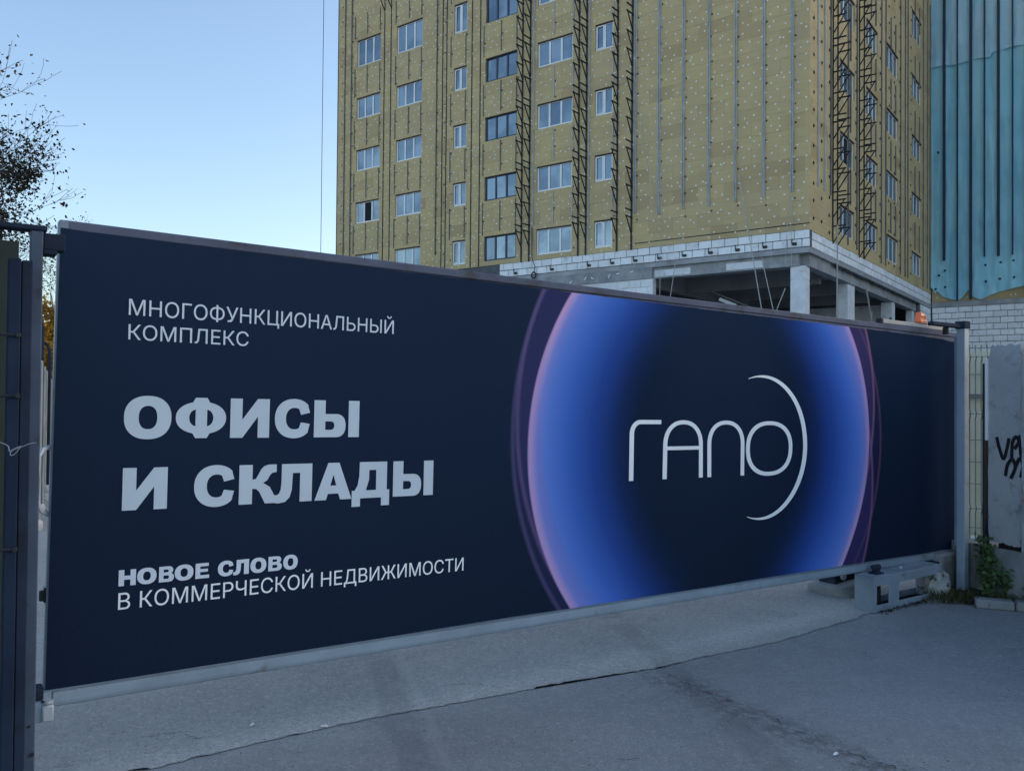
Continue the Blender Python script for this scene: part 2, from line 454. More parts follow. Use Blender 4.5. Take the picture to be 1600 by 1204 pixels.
# ---- insulation boards
def rect_minus(rs, hole):
    out = []
    hx0, hx1, hz0, hz1 = hole
    for (x0, x1, z0, z1) in rs:
        if hx1 <= x0 or hx0 >= x1 or hz1 <= z0 or hz0 >= z1: out.append((x0, x1, z0, z1)); continue
        if z0 < hz0: out.append((x0, x1, z0, hz0))
        if z1 > hz1: out.append((x0, x1, hz1, z1))
        a, b = max(z0, hz0), min(z1, hz1)
        if x0 < hx0: out.append((x0, hx0, a, b))
        if x1 > hx1: out.append((hx1, x1, a, b))
    return [r_ for r_ in out if r_[1]-r_[0] > .02 and r_[3]-r_[2] > .02]

class Toned(MB):
    def __init__(s): super().__init__(); s.t = []
    def piece(s, x0, x1, y0, y1, z0, z1, tone):
        n0 = len(s.f); s.box(x0, x1, y0, y1, z0, z1, skip=('f',) if False else ()); s.t += [tone]*(len(s.f)-n0)
    def mesh(s, name):
        me = super().mesh(name); at = me.attributes.new('tone', 'FLOAT', 'FACE')
        at.data.foreach_set('value', s.t); return me

def boards(face, smax, wins, bw, bh, z0, ztop, single, seed, parent, m, zsolid):
    r = random.Random(seed); bulk = Toned(); cnt = 0
    nrow = int((zsolid - z0)/bh)+1
    for j in range(nrow):
        za, zb = z0+j*bh, min(z0+(j+1)*bh, zsolid); off = 0 if j % 2 else bw/2
        rowtone = r.uniform(.25, .75)
        s = -off
        while s < smax:
            a, b = max(0, s), min(smax, s+bw); s += bw
            if b-a < .03: continue
            rs = [(a, b, za, zb)]
            for wv in wins: rs = rect_minus(rs, wv[:4])
            tone = min(1, max(0, rowtone + r.gauss(0, .22)))
            for (x0, x1, zc, zd) in rs:
                e = r.uniform(-.005, .006); gp = .0022
                if single(x0, x1, zc, zd) and cnt < 298:
                    t = Toned(); L = x1-x0
                    t.piece(-L/2+gp, L/2-gp, -TH, e, -(zd-zc)/2+gp, (zd-zc)/2-gp, tone)
                    fpart(face, 'insulation_board', t, m, parent, (x0+x1)/2, (zc+zd)/2); cnt += 1
                else:
                    xa, xb = sorted((face.sx*(x0+gp), face.sx*(x1-gp)))
                    bulk.piece(xa, xb, -TH, e, zc+gp, zd-gp, tone)
    xa, xb = sorted((0, face.sx*smax))
    bulk.piece(xa, xb, -TH, 0, zsolid, ztop, .5)
    fpart(face, 'insulation_boards', bulk, m, parent, 0, 0, kind='stuff')
    return cnt
boards(LF, 29.5, wins_L, 1.25, .62, 8.80, TOP, lambda x0, x1, z0, z1: x1 < 8.3 and z1 < 19.5, 21, bld, wool, 28)
boards(RF, 25.88, wins_R, 1.25, .62, 8.79, TOP, lambda x0, x1, z0, z1: False, 22, bld, wool, 28)
# corner strip of the right facade reads as its own closed edge; left end trim
MB().box(-.03, .03, -.2, .012, 8.8, 28).build('corner_trim', mat('violet_membrane', (.05, .05, .09), .7, .2, 3, 0), bld, LF.at(29.53, 0) - C0, LF.rot)
# dark cut line along the lower insulation course
MB().box(-.02, 8.3, .0085, .012, -.02, .02).build('drip_profile', black_steel, bld, LF.at(0, 9.06) - C0, LF.rot)

# ---- dowels and anchor spots (real little discs, far too many to count)
def discs(face, pts, rad, d, th, k, name, m, parent, kind='stuff'):
    mb = MB()
    for (s, z) in pts:
        ring = [(face.sx*s+cos(2*pi*i/k)*rad, z+sin(2*pi*i/k)*rad) for i in range(k)]
        vs = [(x, d, zz) for x, zz in ring] + [(face.sx*s+(x-face.sx*s)*.8, d+th, z+(zz-z)*.8) for x, zz in ring]
        mb.add(vs, [tuple(range(k, 2*k))] + [(i, (i+1) % k, (i+1) % k+k, i+k) for i in range(k)])
    return fpart(face, name, mb, m, parent, 0, 0, kind=kind)
def free(s, z, wins, e=.06): return not any(w_[0]-e < s < w_[1]+e and w_[2]-e < z < w_[3]+e for w_ in wins)
r = random.Random(31); pts = []
for j in range(32):
    for i in range(49):
        for q in range(2):
            s_, z_ = i*.62+.31*q+r.gauss(0, .085)+.15, 8.98+j*.60+.3*q+r.gauss(0, .085)
            if s_ < 29.3 and r.random() < .96 and free(s_, z_, wins_L): pts.append((s_, z_))
discs(LF, pts, .046, .006, .012, 6, 'dowels', dowel_m, bld)
pts = [(r.uniform(.3, 25.5), r.uniform(9, 27.5)) for _ in range(520)]
discs(RF, [p for p in pts if free(*p, wins_R)], .03, .006, .012, 6, 'dowels', dowel_m, bld)

# ---- guide rails (galvanised), anchors beside them
def rail_mesh(h):
    return MB().box(-.03, .03, .008, .07, 0, h).box(.03, .075, .008, .014, 0, h).mesh('guide_rail')
def rail(face, s, z0, z1, m=galv, name='guide_rail', wd=.045, dp=.07):
    if name == 'guide_rail':
        mb = MB().box(-wd/2, -wd/2+.014, .008, dp, 0, z1-z0).box(wd/2-.014, wd/2, .008, dp, 0, z1-z0).box(-wd/2+.014, wd/2-.014, .008, .016, 0, z1-z0)
    else: mb = MB().box(-wd/2, wd/2, .008, dp, 0, z1-z0)
    fpart(face, name, mb, m, bld, s, z0)
ZT = 28
for s_, z_ in ((8.2, 10.5), (6.96, 10.32), (5.72, 10.38), (4.47, 10.36), (3.21, 10.38), (1.95, 10.42), (.72, 10.45)):
    rail(LF, s_, z_, ZT, wd=.085, dp=.09)
spots = []
def spotline(s, za, zb, dz, rr_=random.Random(5)):
    z = za + rr_.uniform(0, .3)
    while z < zb: spots.append((s+rr_.uniform(-.02, .02), z)); z += dz*rr_.uniform(.8, 1.2)
for s_ in (8.1, 6.85, 5.6, 4.35, 3.1, 1.85, .6): spotline(s_, 10, ZT, .95)
grey_rail = mat('weathered_profile', (.20, .20, .20), .6, .2, 2, 0, metal=.3)
for s_ in (28.25, 28.85, 14.2, 10.8): rail(LF, s_, 9.5, ZT, grey_rail if s_ > 20 else galv)
for s_ in (25.36, 24.80, 20.62, 20.32, 18.45, 17.85): rail(LF, s_, 8.82, ZT, black_steel, 'bracket_post', .055, .03)
rail(LF, 21.05, 9.75, ZT, grey_rail)
for s_ in (29.1, 28.15, 21.0, 20.45): spotline(s_, 9, ZT, .9)
# short rails on the spandrels below and between windows
bands = [(10.6, 12.25), (13.85, 15.5), (17.1, 18.75), (20.35, 22.0), (24.0, 25.3)]
for ss in ((27.95, 26.85, 25.75), (24.4, 23.3, 22.3), (20.0, 18.9), (17.6, 16.4, 15.35), (12.95, 11.78), (9.45,)):
    for s_ in ss:
        for (za, zb) in bands:
            rail(LF, s_, za + (.0 if s_ in (26.85, 23.3, 16.4, 12.95) else -.1), zb, grey_rail if s_ > 15.2 else galv, wd=.04, dp=.045)
        spotline(s_-.09, 9.2, 25, 1.0)
spots = [p for p in spots if free(*p, wins_L, .1)]
discs(LF, spots, .05, .009, .02, 4, 'anchors', black_steel, bld)
# right facade rails
rs_ = random.Random(77); spots = []
for t in (1.05, 2.0, 2.9, 5.7, 7.25, 12.14, 13.1, 16.66, 17.88, 18.6, 23.1, 24.48, 25.3):
    rail(RF, t, 9.0 if t > 3 else 10.8, ZT, grey_rail if t > 2.5 else galv, wd=.05)
for t in (14.27, 15.4, 9.95, 10.9, 20.6, 21.9, 6.1):
    for k in range(6):
        z0 = 10.98+k*3.45
        rail(RF, t, z0, z0+1.7, grey_rail, wd=.05)
for t in (.5, 1.6, 2.75, 7.1, 11.9, 13.9, 15.2, 16.55, 18.1, 19.5, 24.6): spotline(t, 9.1, ZT, .85, rs_)
discs(RF, [p for p in spots if free(*p, wins_R, .1)], .085, .009, .03, 4, 'anchors', black_steel, bld)

# ---- windows
def frame_mesh(W, H, n, fw=.088):
    mb = MB(); d0, d1 = -.15, -.085
    mb.box(-W/2, W/2, d0, d1, -H/2, -H/2+fw); mb.box(-W/2, W/2, d0, d1, H/2-fw, H/2)
    mb.box(-W/2, -W/2+fw, d0, d1, -H/2+fw, H/2-fw); mb.box(W/2-fw, W/2, d0, d1, -H/2+fw, H/2-fw)
    for i in range(1, n):
        x = -W/2+W*i/n; mb.box(x-fw*.6, x+fw*.6, d0, d1+.004, -H/2+fw, H/2-fw)
    mb.box(-W/2-.02, W/2+.02, d1, d1+.05, -H/2-.03, -H/2)      # sill lip
    return mb.mesh('frame')
def pane_mesh(wd, H): return MB().box(-wd/2, wd/2, -.125, -.115, -H/2+.05, H/2-.05).mesh('pane')
FR, PN = {}, {}
rw = random.Random(9)
def window(face, s0, s1, z0, z1, n, col, k, side):
    W, H = s1-s0, z1-z0; key = (round(W, 2), round(H, 2), n)
    darkf = side == 'L' and col == 3
    wnd = bpy.data.objects.new('window', None)
    C.objects.link(wnd); wnd.parent = bld; wnd.location = face.at((s0+s1)/2, (z0+z1)/2) - C0; wnd.rotation_euler = face.rot
    fk = key + (darkf,)
    if fk not in FR: FR[fk] = frame_mesh(*key)
    link('frame', FR[fk], dark_pvc if darkf else white_pvc, wnd)
    fw = .075
    for i in range(n):
        pw = W/n - .02
        opened = side == 'L' and col == 0 and k == 1 and i == 1 or side == 'R' and col == 0 and k == 1 and i == 1
        pk = (round(pw, 3), round(H, 2), opened)
        if pk not in PN: PN[pk] = pane_mesh(pw, H)
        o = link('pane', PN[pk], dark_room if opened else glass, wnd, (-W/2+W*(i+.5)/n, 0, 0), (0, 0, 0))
        if opened: o['label'] = 'open window leaf, dark of the room painted on its pane'
        else: o.rotation_euler = (radians(rw.gauss(0, .35)), 0, radians(rw.gauss(0, .5)))
        if side == 'L' and col in (2, 5) and i == (0 if face.sx < 0 else n-1):
            mb = MB(); hw = W/n*.5-.05; t_ = .045
            for q in (-1, 1):
                mb.box(min(q*hw, q*(hw-t_)), max(q*hw, q*(hw-t_)), -.085, -.06, -H/2+.09, H/2-.09)
                mb.box(-hw+t_, hw-t_, -.085, -.06, min(q*(H/2-.09), q*(H/2-.09-t_)), max(q*(H/2-.09), q*(H/2-.09-t_)))
            link('sash', mb.mesh('sash'), white_pvc, wnd, (-W/2+W*(i+.5)/n, 0, 0))
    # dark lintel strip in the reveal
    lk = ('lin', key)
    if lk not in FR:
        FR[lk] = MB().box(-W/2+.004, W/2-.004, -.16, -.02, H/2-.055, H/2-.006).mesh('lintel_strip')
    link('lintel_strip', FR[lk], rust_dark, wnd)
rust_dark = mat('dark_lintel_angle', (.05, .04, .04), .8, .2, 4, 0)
for i, (a0, a1, z0, z1, nm, k) in enumerate(wins_L): window(LF, a0, a1, z0, z1, nm, i//5, k, 'L')
ci = 0; last = None
for (a0, a1, z0, z1, nm, k) in wins_R:
    if last is not None and a0 != last: ci += 1
    last = a0; window(RF, a0, a1, z0, z1, nm, ci, k, 'R')

# ---- black cladding brackets
def bracket_mesh():
    mb = MB(); L, H = .60, .78
    mb.bar((0, .01, 0), (0, L, 0), .055, .055); mb.bar((0, L*.86, -.02), (0, .02, -H), .045, .045)
    mb.box(-.05, .05, .008, .02, -.10, .06)
    return mb.mesh('bracket')
BM_ = bracket_mesh(); BA_ = MB().bar((0, .01, 0), (0, .60, 0), .055, .055).box(-.05, .05, .008, .02, -.06, .06).mesh('bracket_arm')
rb = random.Random(4)
def bracket_col(face, s, base, pitch, tri, lone, zmin):
    rail(face, s, zmin-.05, ZT, black_steel, 'bracket_post', .075, .05)
    for n_ in range(6):
        for o_ in tri:
            z = base+n_*pitch+o_+rb.uniform(-.03, .03)
            if zmin+.6 < z < 27.5:
                fpart(face, 'bracket', BM_, black_steel, bld, s, z)
        z = base+n_*pitch+lone
        if zmin < z < 27.5: fpart(face, 'bracket_arm', BA_, black_steel, bld, s, z)
for s_ in (14.95, 14.45, 11.42, 10.97, 9.2, 8.4): bracket_col(LF, s_, 8.52, 3.27, (0, .87, 1.82), 2.15, 8.82)
for s_ in (3.27, 4.01, 7.72, 8.62): bracket_col(RF, s_, 8.55, 3.47, (0, .94, 2.11), 2.45, 8.85)
for s_ in (25.36, 24.80):
    for z in (25.75, 26.7, 27.4): fpart(LF, 'bracket', BM_, black_steel, bld, s_, z)

# ---- block courses
BLK = {}
def blk(face, parent, s0, s1, z0, z1, d=0, dep=.10, rr_=random.Random(8), name='block'):
    W, H = round(s1-s0, 2), round(z1-z0, 3)
    var = rr_.randrange(3); key = (W, H, var)
    if key not in BLK:
        q = random.Random(hash(key) & 0xffff); mb = MB()
        mb.bbox(-W/2+.013, W/2-.013, -dep, 0, -H/2+.011, H/2-.011, .010 + .005*var)
        mb.v = [(x+q.uniform(-.004, .004), y, z+q.uniform(-.004, .004)) for x, y, z in mb.v]
        BLK[key] = mb.mesh(name)
    return fpart(face, name, BLK[key], block, parent, (s0+s1)/2, (z0+z1)/2, d + rr_.uniform(-.006, .006))
def course(face, parent, s0, s1, z0, z1, L, off=0, skip=None):
    s = s0-off; q = random.Random(int(z0*100))
    while s < s1-.05:
        a, b = max(s, s0), min(s+L, s1); s += L
        if b-a > .06 and not (skip and skip((a+b)/2)): blk(face, parent, round(a, 2)+.0, round(b, 2), z0, z1)
# backing walls (mortar) behind the courses
MB().box(-.02, 29.4, -.3, -.045, 8.06, 8.80).build('mortar_bed', mortar, bld, LF.at(0, 0) - C0, LF.rot)
fpart(RF, 'mortar_bed', MB().box(-25.86, -.32, -.3, -.045, 8.06, 8.79), mortar, bld, 0, 0)
course(LF, bld, 0, 16.4, 8.44, 8.80, .62)
course(LF, bld, 0, 16.4, 8.085, 8.43, .62, .31)
course(RF, bld, .0, 25.86, 8.44, 8.79, .62, .1, lambda s: False)
course(RF, bld, .0, 25.86, 8.085, 8.43, .62, .41)
# slab edge, ragged mortar line under the right course
sl_ = MB(); sl_.box(-.01, 29.4, -6, .02, 7.84, 8.055)
fpart(LF, 'floor_slab', sl_, concrete, bld, 0, 0)
fpart(RF, 'floor_slab', MB().box(-25.86, -6.02, -6, .02, 7.84, 8.055).box(-6.02, -.03, -1.2, .021, 7.842, 8.053), concrete, bld, 0, 0)
mb = MB(); q = random.Random(2); s_ = 3.6
while s_ < 22:
    l_ = q.uniform(.05, .3); mb.box(-s_-l_, -s_, -.03, .03+q.uniform(0, .03), 7.80-q.uniform(.02, .1), 7.84); s_ += l_+q.uniform(0, .06)
fpart(RF, 'mortar_drips', mb, crack_m, bld, 0, 0)
# beams under the slab, set back
fpart(LF, 'beam', MB().box(.5, 29.4, -.62, -.15, 7.33, 7.838), concrete, bld, 0, 0)
for a0, a1 in ((5.42, 7.24), (2.0, 3.69)):
    fpart(LF, 'formwork_patch', MB().box(a0, a1, -.16, -.142, 7.40, 7.70), concrete_white, bld, 0, 0)
fpart(RF, 'beam', MB().box(-22, -.5, -.60, -.15, 7.33, 7.838), concrete, bld, 0, 0)
# columns
def column(s0, s1, t0, t1, ztop=7.33, jz=()):
    p0 = A*s0 + B*t0
    loc = A*((s0+s1)/2) + B*((t0+t1)/2)
    mb = MB(); hs, ht = (s1-s0)/2, (t1-t0)/2; zs = [0] + list(jz) + [ztop]
    for za, zb in zip(zs[:-1], zs[1:]): mb.bbox(-hs, hs, -ht, ht, za+.004, zb-.004, .012)
    mb.box(-hs+.015, hs-.015, -ht+.015, ht-.015, 0, ztop-.01)
    return mb.build('column', concrete_white, bld, loc, (0, 0, YAW_L))
column(.24, .86, .22, .85, 7.33, (3.6, 6.75)); column(.24, .72, 6.75, 7.95); column(.24, .85, 15.9, 16.6)
column(.24, .6, 21.2, 21.9)
column(7.6, 8.2, 9.5, 10.1, 7.0); column(12, 12.6, 9.5, 10.1); column(7.6, 8.2, 17, 17.6); column(3.4, 4.0, 9.6, 10.2, 7.0)
# walls of the ground floor
fpart(LF, 'block_wall', MB().box(7.26, 29.4, -.35, -.06, 0, 7.325), plaster, bld, 0, 0)
for j, (za, zb) in enumerate(((6.94, 7.315), (6.555, 6.93), (6.17, 6.545), (5.785, 6.16))):
    s_ = 7.262; wd = [.62, .62, .62] if j % 2 == 0 else [.3, .62, .62, .3]
    for L in wd[: (3 if j == 0 else 4)]:
        blk(LF, bld, round(s_, 2), round(s_+L, 2), za, zb, -.03); s_ += L+.008
fpart(LF, 'mortar_ledge', MB().box(7.3, 17, -.14, .01, 7.33, 7.84), mat('ledge_mortar', (.30, .31, .32), .95, .25, 1.5, .5, 12, bdist=.02), bld, 0, 0)
for s_, z_, rz in ((11.8, 7.48, .6), (10.95, 7.60, .9), (10.55, 7.58, -.5), (9.6, 7.60, 1.2), (9.1, 7.68, .1), (8.35, 7.72, .15)):
    o = fpart(LF, 'dowel', MB().bar((-.09, .03, 0), (.09, .03, 0), .045), white_pvc, bld, s_, z_)
    o.rotation_euler = (0, rz, LF.rot[2])
# hooks on the lower course
hk = MB().box(-.09, .09, .0, .07, -.06, .05).bar((.10, .05, 0), (.10, .05, .22), .03)
hook_m = hk.mesh('wall_hook')
for s_ in (.61, 1.87, 3.1, 4.36, 5.64, 6.89, 8.16, 9.42, 10.75, 12.97, 15.3):
    fpart(LF, 'wall_hook', hook_m, black_steel, bld, s_, 8.24)
# the block return beside the wing
fpart(RF, 'block_wall', MB().box(-25.86, -21.9, -.35, -.05, 0, 7.835), mortar, bld, 0, 0)
for j in range(7):
    z1 = 7.82-j*.395; s_ = 22.6 + (.4 if j % 2 else 0)
    course(RF, bld, 22.6, 25.82, round(z1-.385, 3), round(z1, 3), .8, .4*(j % 2))
# interior: ceiling beams, back and side walls, lamp
for t in (4.5, 9, 13.5, 18):
    MB().box(0.9, 29, t-.15, t+.15, 7.1, 7.836).build('ceiling_beam', interior, bld, (0, 0, 0), (0, 0, 0)).matrix_local = Matrix(((A.x, B.x, 0, 0), (A.y, B.y, 0, 0), (0, 0, 1, 0), (0, 0, 0, 1)))
for s_ in (7.8, 15, 22):
    MB().box(s_-.15, s_+.15, .6, 25.5, 7.02, 7.834).build('ceiling_beam', interior, bld).matrix_local = Matrix(((A.x, B.x, 0, 0), (A.y, B.y, 0, 0), (0, 0, 1, 0), (0, 0, 0, 1)))
def inner(name, m, s0, s1, t0, t1, z0, z1):
    o = MB().box(s0, s1, t0, t1, z0, z1).build(name, m, bld)
    o.matrix_local = Matrix(((A.x, B.x, 0, 0), (A.y, B.y, 0, 0), (0, 0, 1, 0), (0, 0, 0, 1)))
    return o
inner('ceiling', interior, 1.3, 29.2, 1.3, 25.6, 7.845, 8.04)
inner('inner_wall', interior, 1.2, 29.2, 25.6, 25.85, 0, 7.84)
inner('inner_wall', interior, 28.9, 29.2, .4, 25.5, 0, 7.84)
inner('partition_wall', concrete_white, .9, 9.5, 17.0, 17.2, 0, 7.3)
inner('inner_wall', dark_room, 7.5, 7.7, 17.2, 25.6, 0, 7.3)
lamp = thing('tube_light', 'white fluorescent tube light on a long pole under the dark ground-floor ceiling', 'light', C0 + A*4.55 + B*2.6 + Vector((0, 0, 6.45)), (0, radians(24), YAW_L + pi))
MB().bbox(-.55, .35, -.07, .07, -.09, .07, .02).build('tube_housing', concrete_white, lamp, (.1, 0, -.18))
MB().tube([(-1.0, 0, 0), (2.6, 0, 0)], .035, 6).build('pole', grey_rail, lamp)
# scaffold props / tie ropes near the corner opening
def rope(p, q, rad, label, sag=0, m=rope_m, n=10, cat='rope', name='hanging_rope'):
    p, q = Vector(p), Vector(q); base = q if q.z < p.z else p
    pts = []
    for i in range(n+1):
        t = i/n; v = p.lerp(q, t) - Vector((0, 0, sag*4*t*(1-t))); pts.append(v-base)
    return MB().tube(pts, rad, 5).build(name, m, None, base, label=label, category=cat, group='ropes hanging on the tower')
rope(LF.at(30.65, 30, .3), LF.at(30.65, 3.0, .3), .02, 'lone dark rope hanging in the sky left of the tower', m=black_steel)
rope(LF.at(6.75, 25, .25), LF.at(6.7, 4.0, .35), .013, 'thin rope hanging straight down across the left end of the open ground-floor bay')
rope(LF.at(8.0, 15.8, .2), LF.at(6.98, 10.4, .2), .012, 'slack rope slanting down beside the last row of black brackets', .15)
rope(LF.at(6.0, 7.9, .2), LF.at(6.4, 4.4, .5), .018, 'short thick rope slanting down at the left end of the open bay')
rope(LF.at(3.0, 11.5, .2), LF.at(1.75, 5.0, .5), .022, 'pale rope slanting over the blocks and the open bay, left of the corner column')
rope(LF.at(2.0, 7.8, .1), LF.at(1.35, 5.2, .3), .02, 'pale rope crossing the open bay nearest to the corner column')
rope(LF.at(1.0, 6.4, .0), LF.at(1.45, 5.0, .3), .02, 'short rope rising to the left side of the corner column')
rope(LF.at(.72, 10.4, .2), LF.at(.68, 7.3, .2), .013, 'thin rope hanging from the last guide rail over the corner blocks')
rope(LF.at(.3, 19, .2), LF.at(.95, 7.4, .2), .012, 'long thin rope slanting down the insulation beside the tower corner', .2)
rope(RF.at(2.3, 9.3, .5), RF.at(2.2, 4.6, .5), .03, 'thick pale rope hanging straight down right of the corner column')
rope(RF.at(7.95, 7.2, .3), RF.at(10.3, 5.0, .1), .04, 'pale prop leaning against the second column from the corner', cat='prop', name='leaning_prop')
rope(RF.at(12.0, 6.4, -.4), RF.at(10.4, 5.0, -.2), .04, 'short pale prop crossing the leaning one between two columns', cat='prop', name='leaning_prop')
# black cable coil hanging near the first bracket pair
cab = thing('cable_coil', 'black cable hanging in a small coil against the white blocks', 'cable', LF.at(14.05, 7.92, .12))
cpts = [Vector((.14*cos(a), 0, .16*sin(a)+.1)) for a in [i*pi/5 for i in range(11)]]
MB().tube(cpts, .035, 5).build('coil', rubber, cab, (0, 0, 0), LF.rot)
MB().tube([(.0, .02, .2), (-.1, .02, .5), (.12, .0, 1.0), (.16, -.02, 2.6)], .02, 5).build('cable', rubber, cab, (0, 0, 0), LF.rot)

# ------------------------------------------------------------------ wing with netting
WT = 34
def wbox(name, m, s0, s1, d0, d1, z0, z1, parent=wing, **kw):
    xa, xb = sorted((WF.sx*s0, WF.sx*s1))
    return fpart(WF, name, MB().box(xa, xb, d0, d1, z0, z1), m, parent, 0, 0, **kw)
wbox('core_wall', interior, -4, 17, -14, -.32, 0, WT)
wbox('added_shade_core', interior, 17.01, 52, -13, -.32, 0, 25)  # out-of-view wing extension, added to shade the gate and right facade
wbox('added_shade_face', wool, 17.01, 52, -.30, -.02, 0, 25)  # outer face of the added shading extension
wbox('wall', mortar, .05, 17, -.31, -.055, 0, 8.22)
wbox('sill_beam', concrete, .05, 17, -.2, .06, 7.90, 8.222)
wbox('insulation', wool, .05, 17, -.30, -.02, 8.24, WT)
for j in range(10):
    z1 = 7.885-j*.395
    course(WF, wing, .06 if j < 99 else 0, 8.8, round(z1-.38, 3), round(z1, 3), .79, .40*(j % 2))
wbox('wall', mortar, 8.8, 17, -.05, -.02, 0, 7.9)
for s_, z_ in ((.98, 6.72), (1.85, 6.76)):
    o = fpart(WF, 'form_tie_hole', MB().prism([(cos(i*pi/4)*.05, sin(i*pi/4)*.05) for i in range(8)], 'y', -.02, .012), dark_room, wing, s_, z_)
r = random.Random(6)
discs(WF, [(2.15, 8.5), (.35, 8.55), (4.6, 8.45), (4.85, 8.47), (6.2, 8.6), (7.1, 8.5)], .05, -.02, .02, 6, 'dowels', dowel_m, wing)

PARENT_O['_'] = Vector((0, 0, 0))
def sheet(name, prof, s0, s1, ztop, d, m, parent, nz=60, ds=.06, amp=.03, seed=1):
    """hanging cloth: prof(s) gives its ragged lower edge"""
    r = random.Random(seed); ph = [r.random()*6.28 for _ in range(12)]; n = int((s1-s0)/ds)
    from mathutils import noise as mn
    def disp(s, z):
        v = 0
        for k, (fs, fz, am) in enumerate(((.9, .22, 1.6), (2.3, .35, 1.0), (5.5, .6, .55), (2.0, 1.6, .9))):
            v += mn.noise(Vector((s*fs + (z*.35 if k == 3 else 0) + seed*7.3, z*fz, k*11.7+seed)))*amp*am*2.2
        return v
        for k, (fs, fz) in enumerate(((3.1, .15), (5.3, -.25), (8.7, .4), (1.3, .6), (13, .3), (17, -.5))):
            v += sin(fs*s + fz*z + ph[k] + .7*sin(z*.5+ph[k+6]))*amp/(1+k*.55)
        return v*.6
    mb = MB()
    for i in range(n+1):
        s = s0+(s1-s0)*i/n; zb = prof(s)
        for j in range(nz+1):
            t = (j/nz)**1.4; z = zb+(ztop-zb)*t
            curl = .18*max(0, 1-(z-zb)/.5)*(.5+.5*sin(s*4+1))
            mb.v.append((WF.sx*s, d+disp(s, z)+curl*.5, z))
    for i in range(n):
        for j in range(nz):
            k = i*(nz+1)+j; mb.f.append((k, k+nz+1, k+nz+2, k+1))
    o = mb.build(name, m, parent, (0, 0, 0), WF.rot, smooth=True)
    return o
NB = [(0.02, 9.2), (.12, 9.16), (.26, 8.81), (.39, 8.97), (.7, 8.61), (1.27, 8.34), (1.72, 8.29), (1.87, 8.45), (2.24, 8.95), (2.46, 8.49), (2.6, 8.4), (2.9, 8.24), (3.4, 8.47), (3.9, 8.68), (5.3, 8.95), (7, 8.8), (9, 8.5), (17, 8.6)]
def interp(tab, s):
    for (a, za), (b, zb) in zip(tab[:-1], tab[1:]):
        if a <= s <= b: return za+(zb-za)*(s-a)/(b-a)
    return tab[-1][1]
rj = random.Random(12)
net = thing('debris_netting', 'bright blue debris netting hung over the wing, torn along its lower edge', 'netting', WO + Vector((0, 0, 0)))
sheet('net_sheet', lambda s: interp(NB, s)+rj.uniform(-.02, .02), .02, 16.9, 30, .09, net_blue, net, 70)
def seam(s): return 23.86 + (.0 if s < 3.47 else (.3 if s > 3.6 else .3*(s-3.47)/.13)) + .05*sin(s*3)
sheet('upper_sheet', seam, .02, 16.9, 33.5, .17, net_grey, net, 40, .08, .03, 4)
k = 0; s_ = .82
zb_ = [10.95, 8.26, 8.3, 11.0, 10.96, 10.97]
bat = mat('dark_batten', (.012, .03, .06), .6, .2, 3, 0)
while s_ < 16.5:
    wd = .15 if k % 2 == 0 else .075
    zb = zb_[k] if k < 6 else 8.4+2.4*((k*7) % 3 > 0)
    xx = WF.sx*s_
    MB().box(xx-wd/2, xx+wd/2, .17, .34, zb, 33.8).build('batten', bat, net, (0, 0, 0), WF.rot)
    s_ += .778; k += 1
mbk = MB()
for (s_, z_) in ((.85, 10.3), (.87, 9.2), (3.19, 10.45), (3.22, 9.4), (4.05, 10.55), (4.0, 9.5), (4.75, 10.6), (4.78, 9.55), (.5, 10.0), (.3, 9.1), (.45, 18.2)):
    mbk.box(WF.sx*s_-.06, WF.sx*s_+.06, .10, .18, z_-.06, z_+.06)
mbk.build('net_clips', bat, net, (0, 0, 0), WF.rot)

# ------------------------------------------------------------------ sliding gate
TA = .0143; GYAW = radians(90-55.6)
GO = Vector((-1.903, 3.40, .436))
gate = thing('sliding_gate', 'long dark blue advertising banner stretched on a grey sliding gate across the entrance', 'gate', GO, (0, TA, GYAW))
def gatept(s, y, h): return gate.matrix_basis @ Vector((s, y, h))
GM = Matrix.Translation(GO) @ Euler((0, TA, GYAW)).to_matrix().to_4x4()

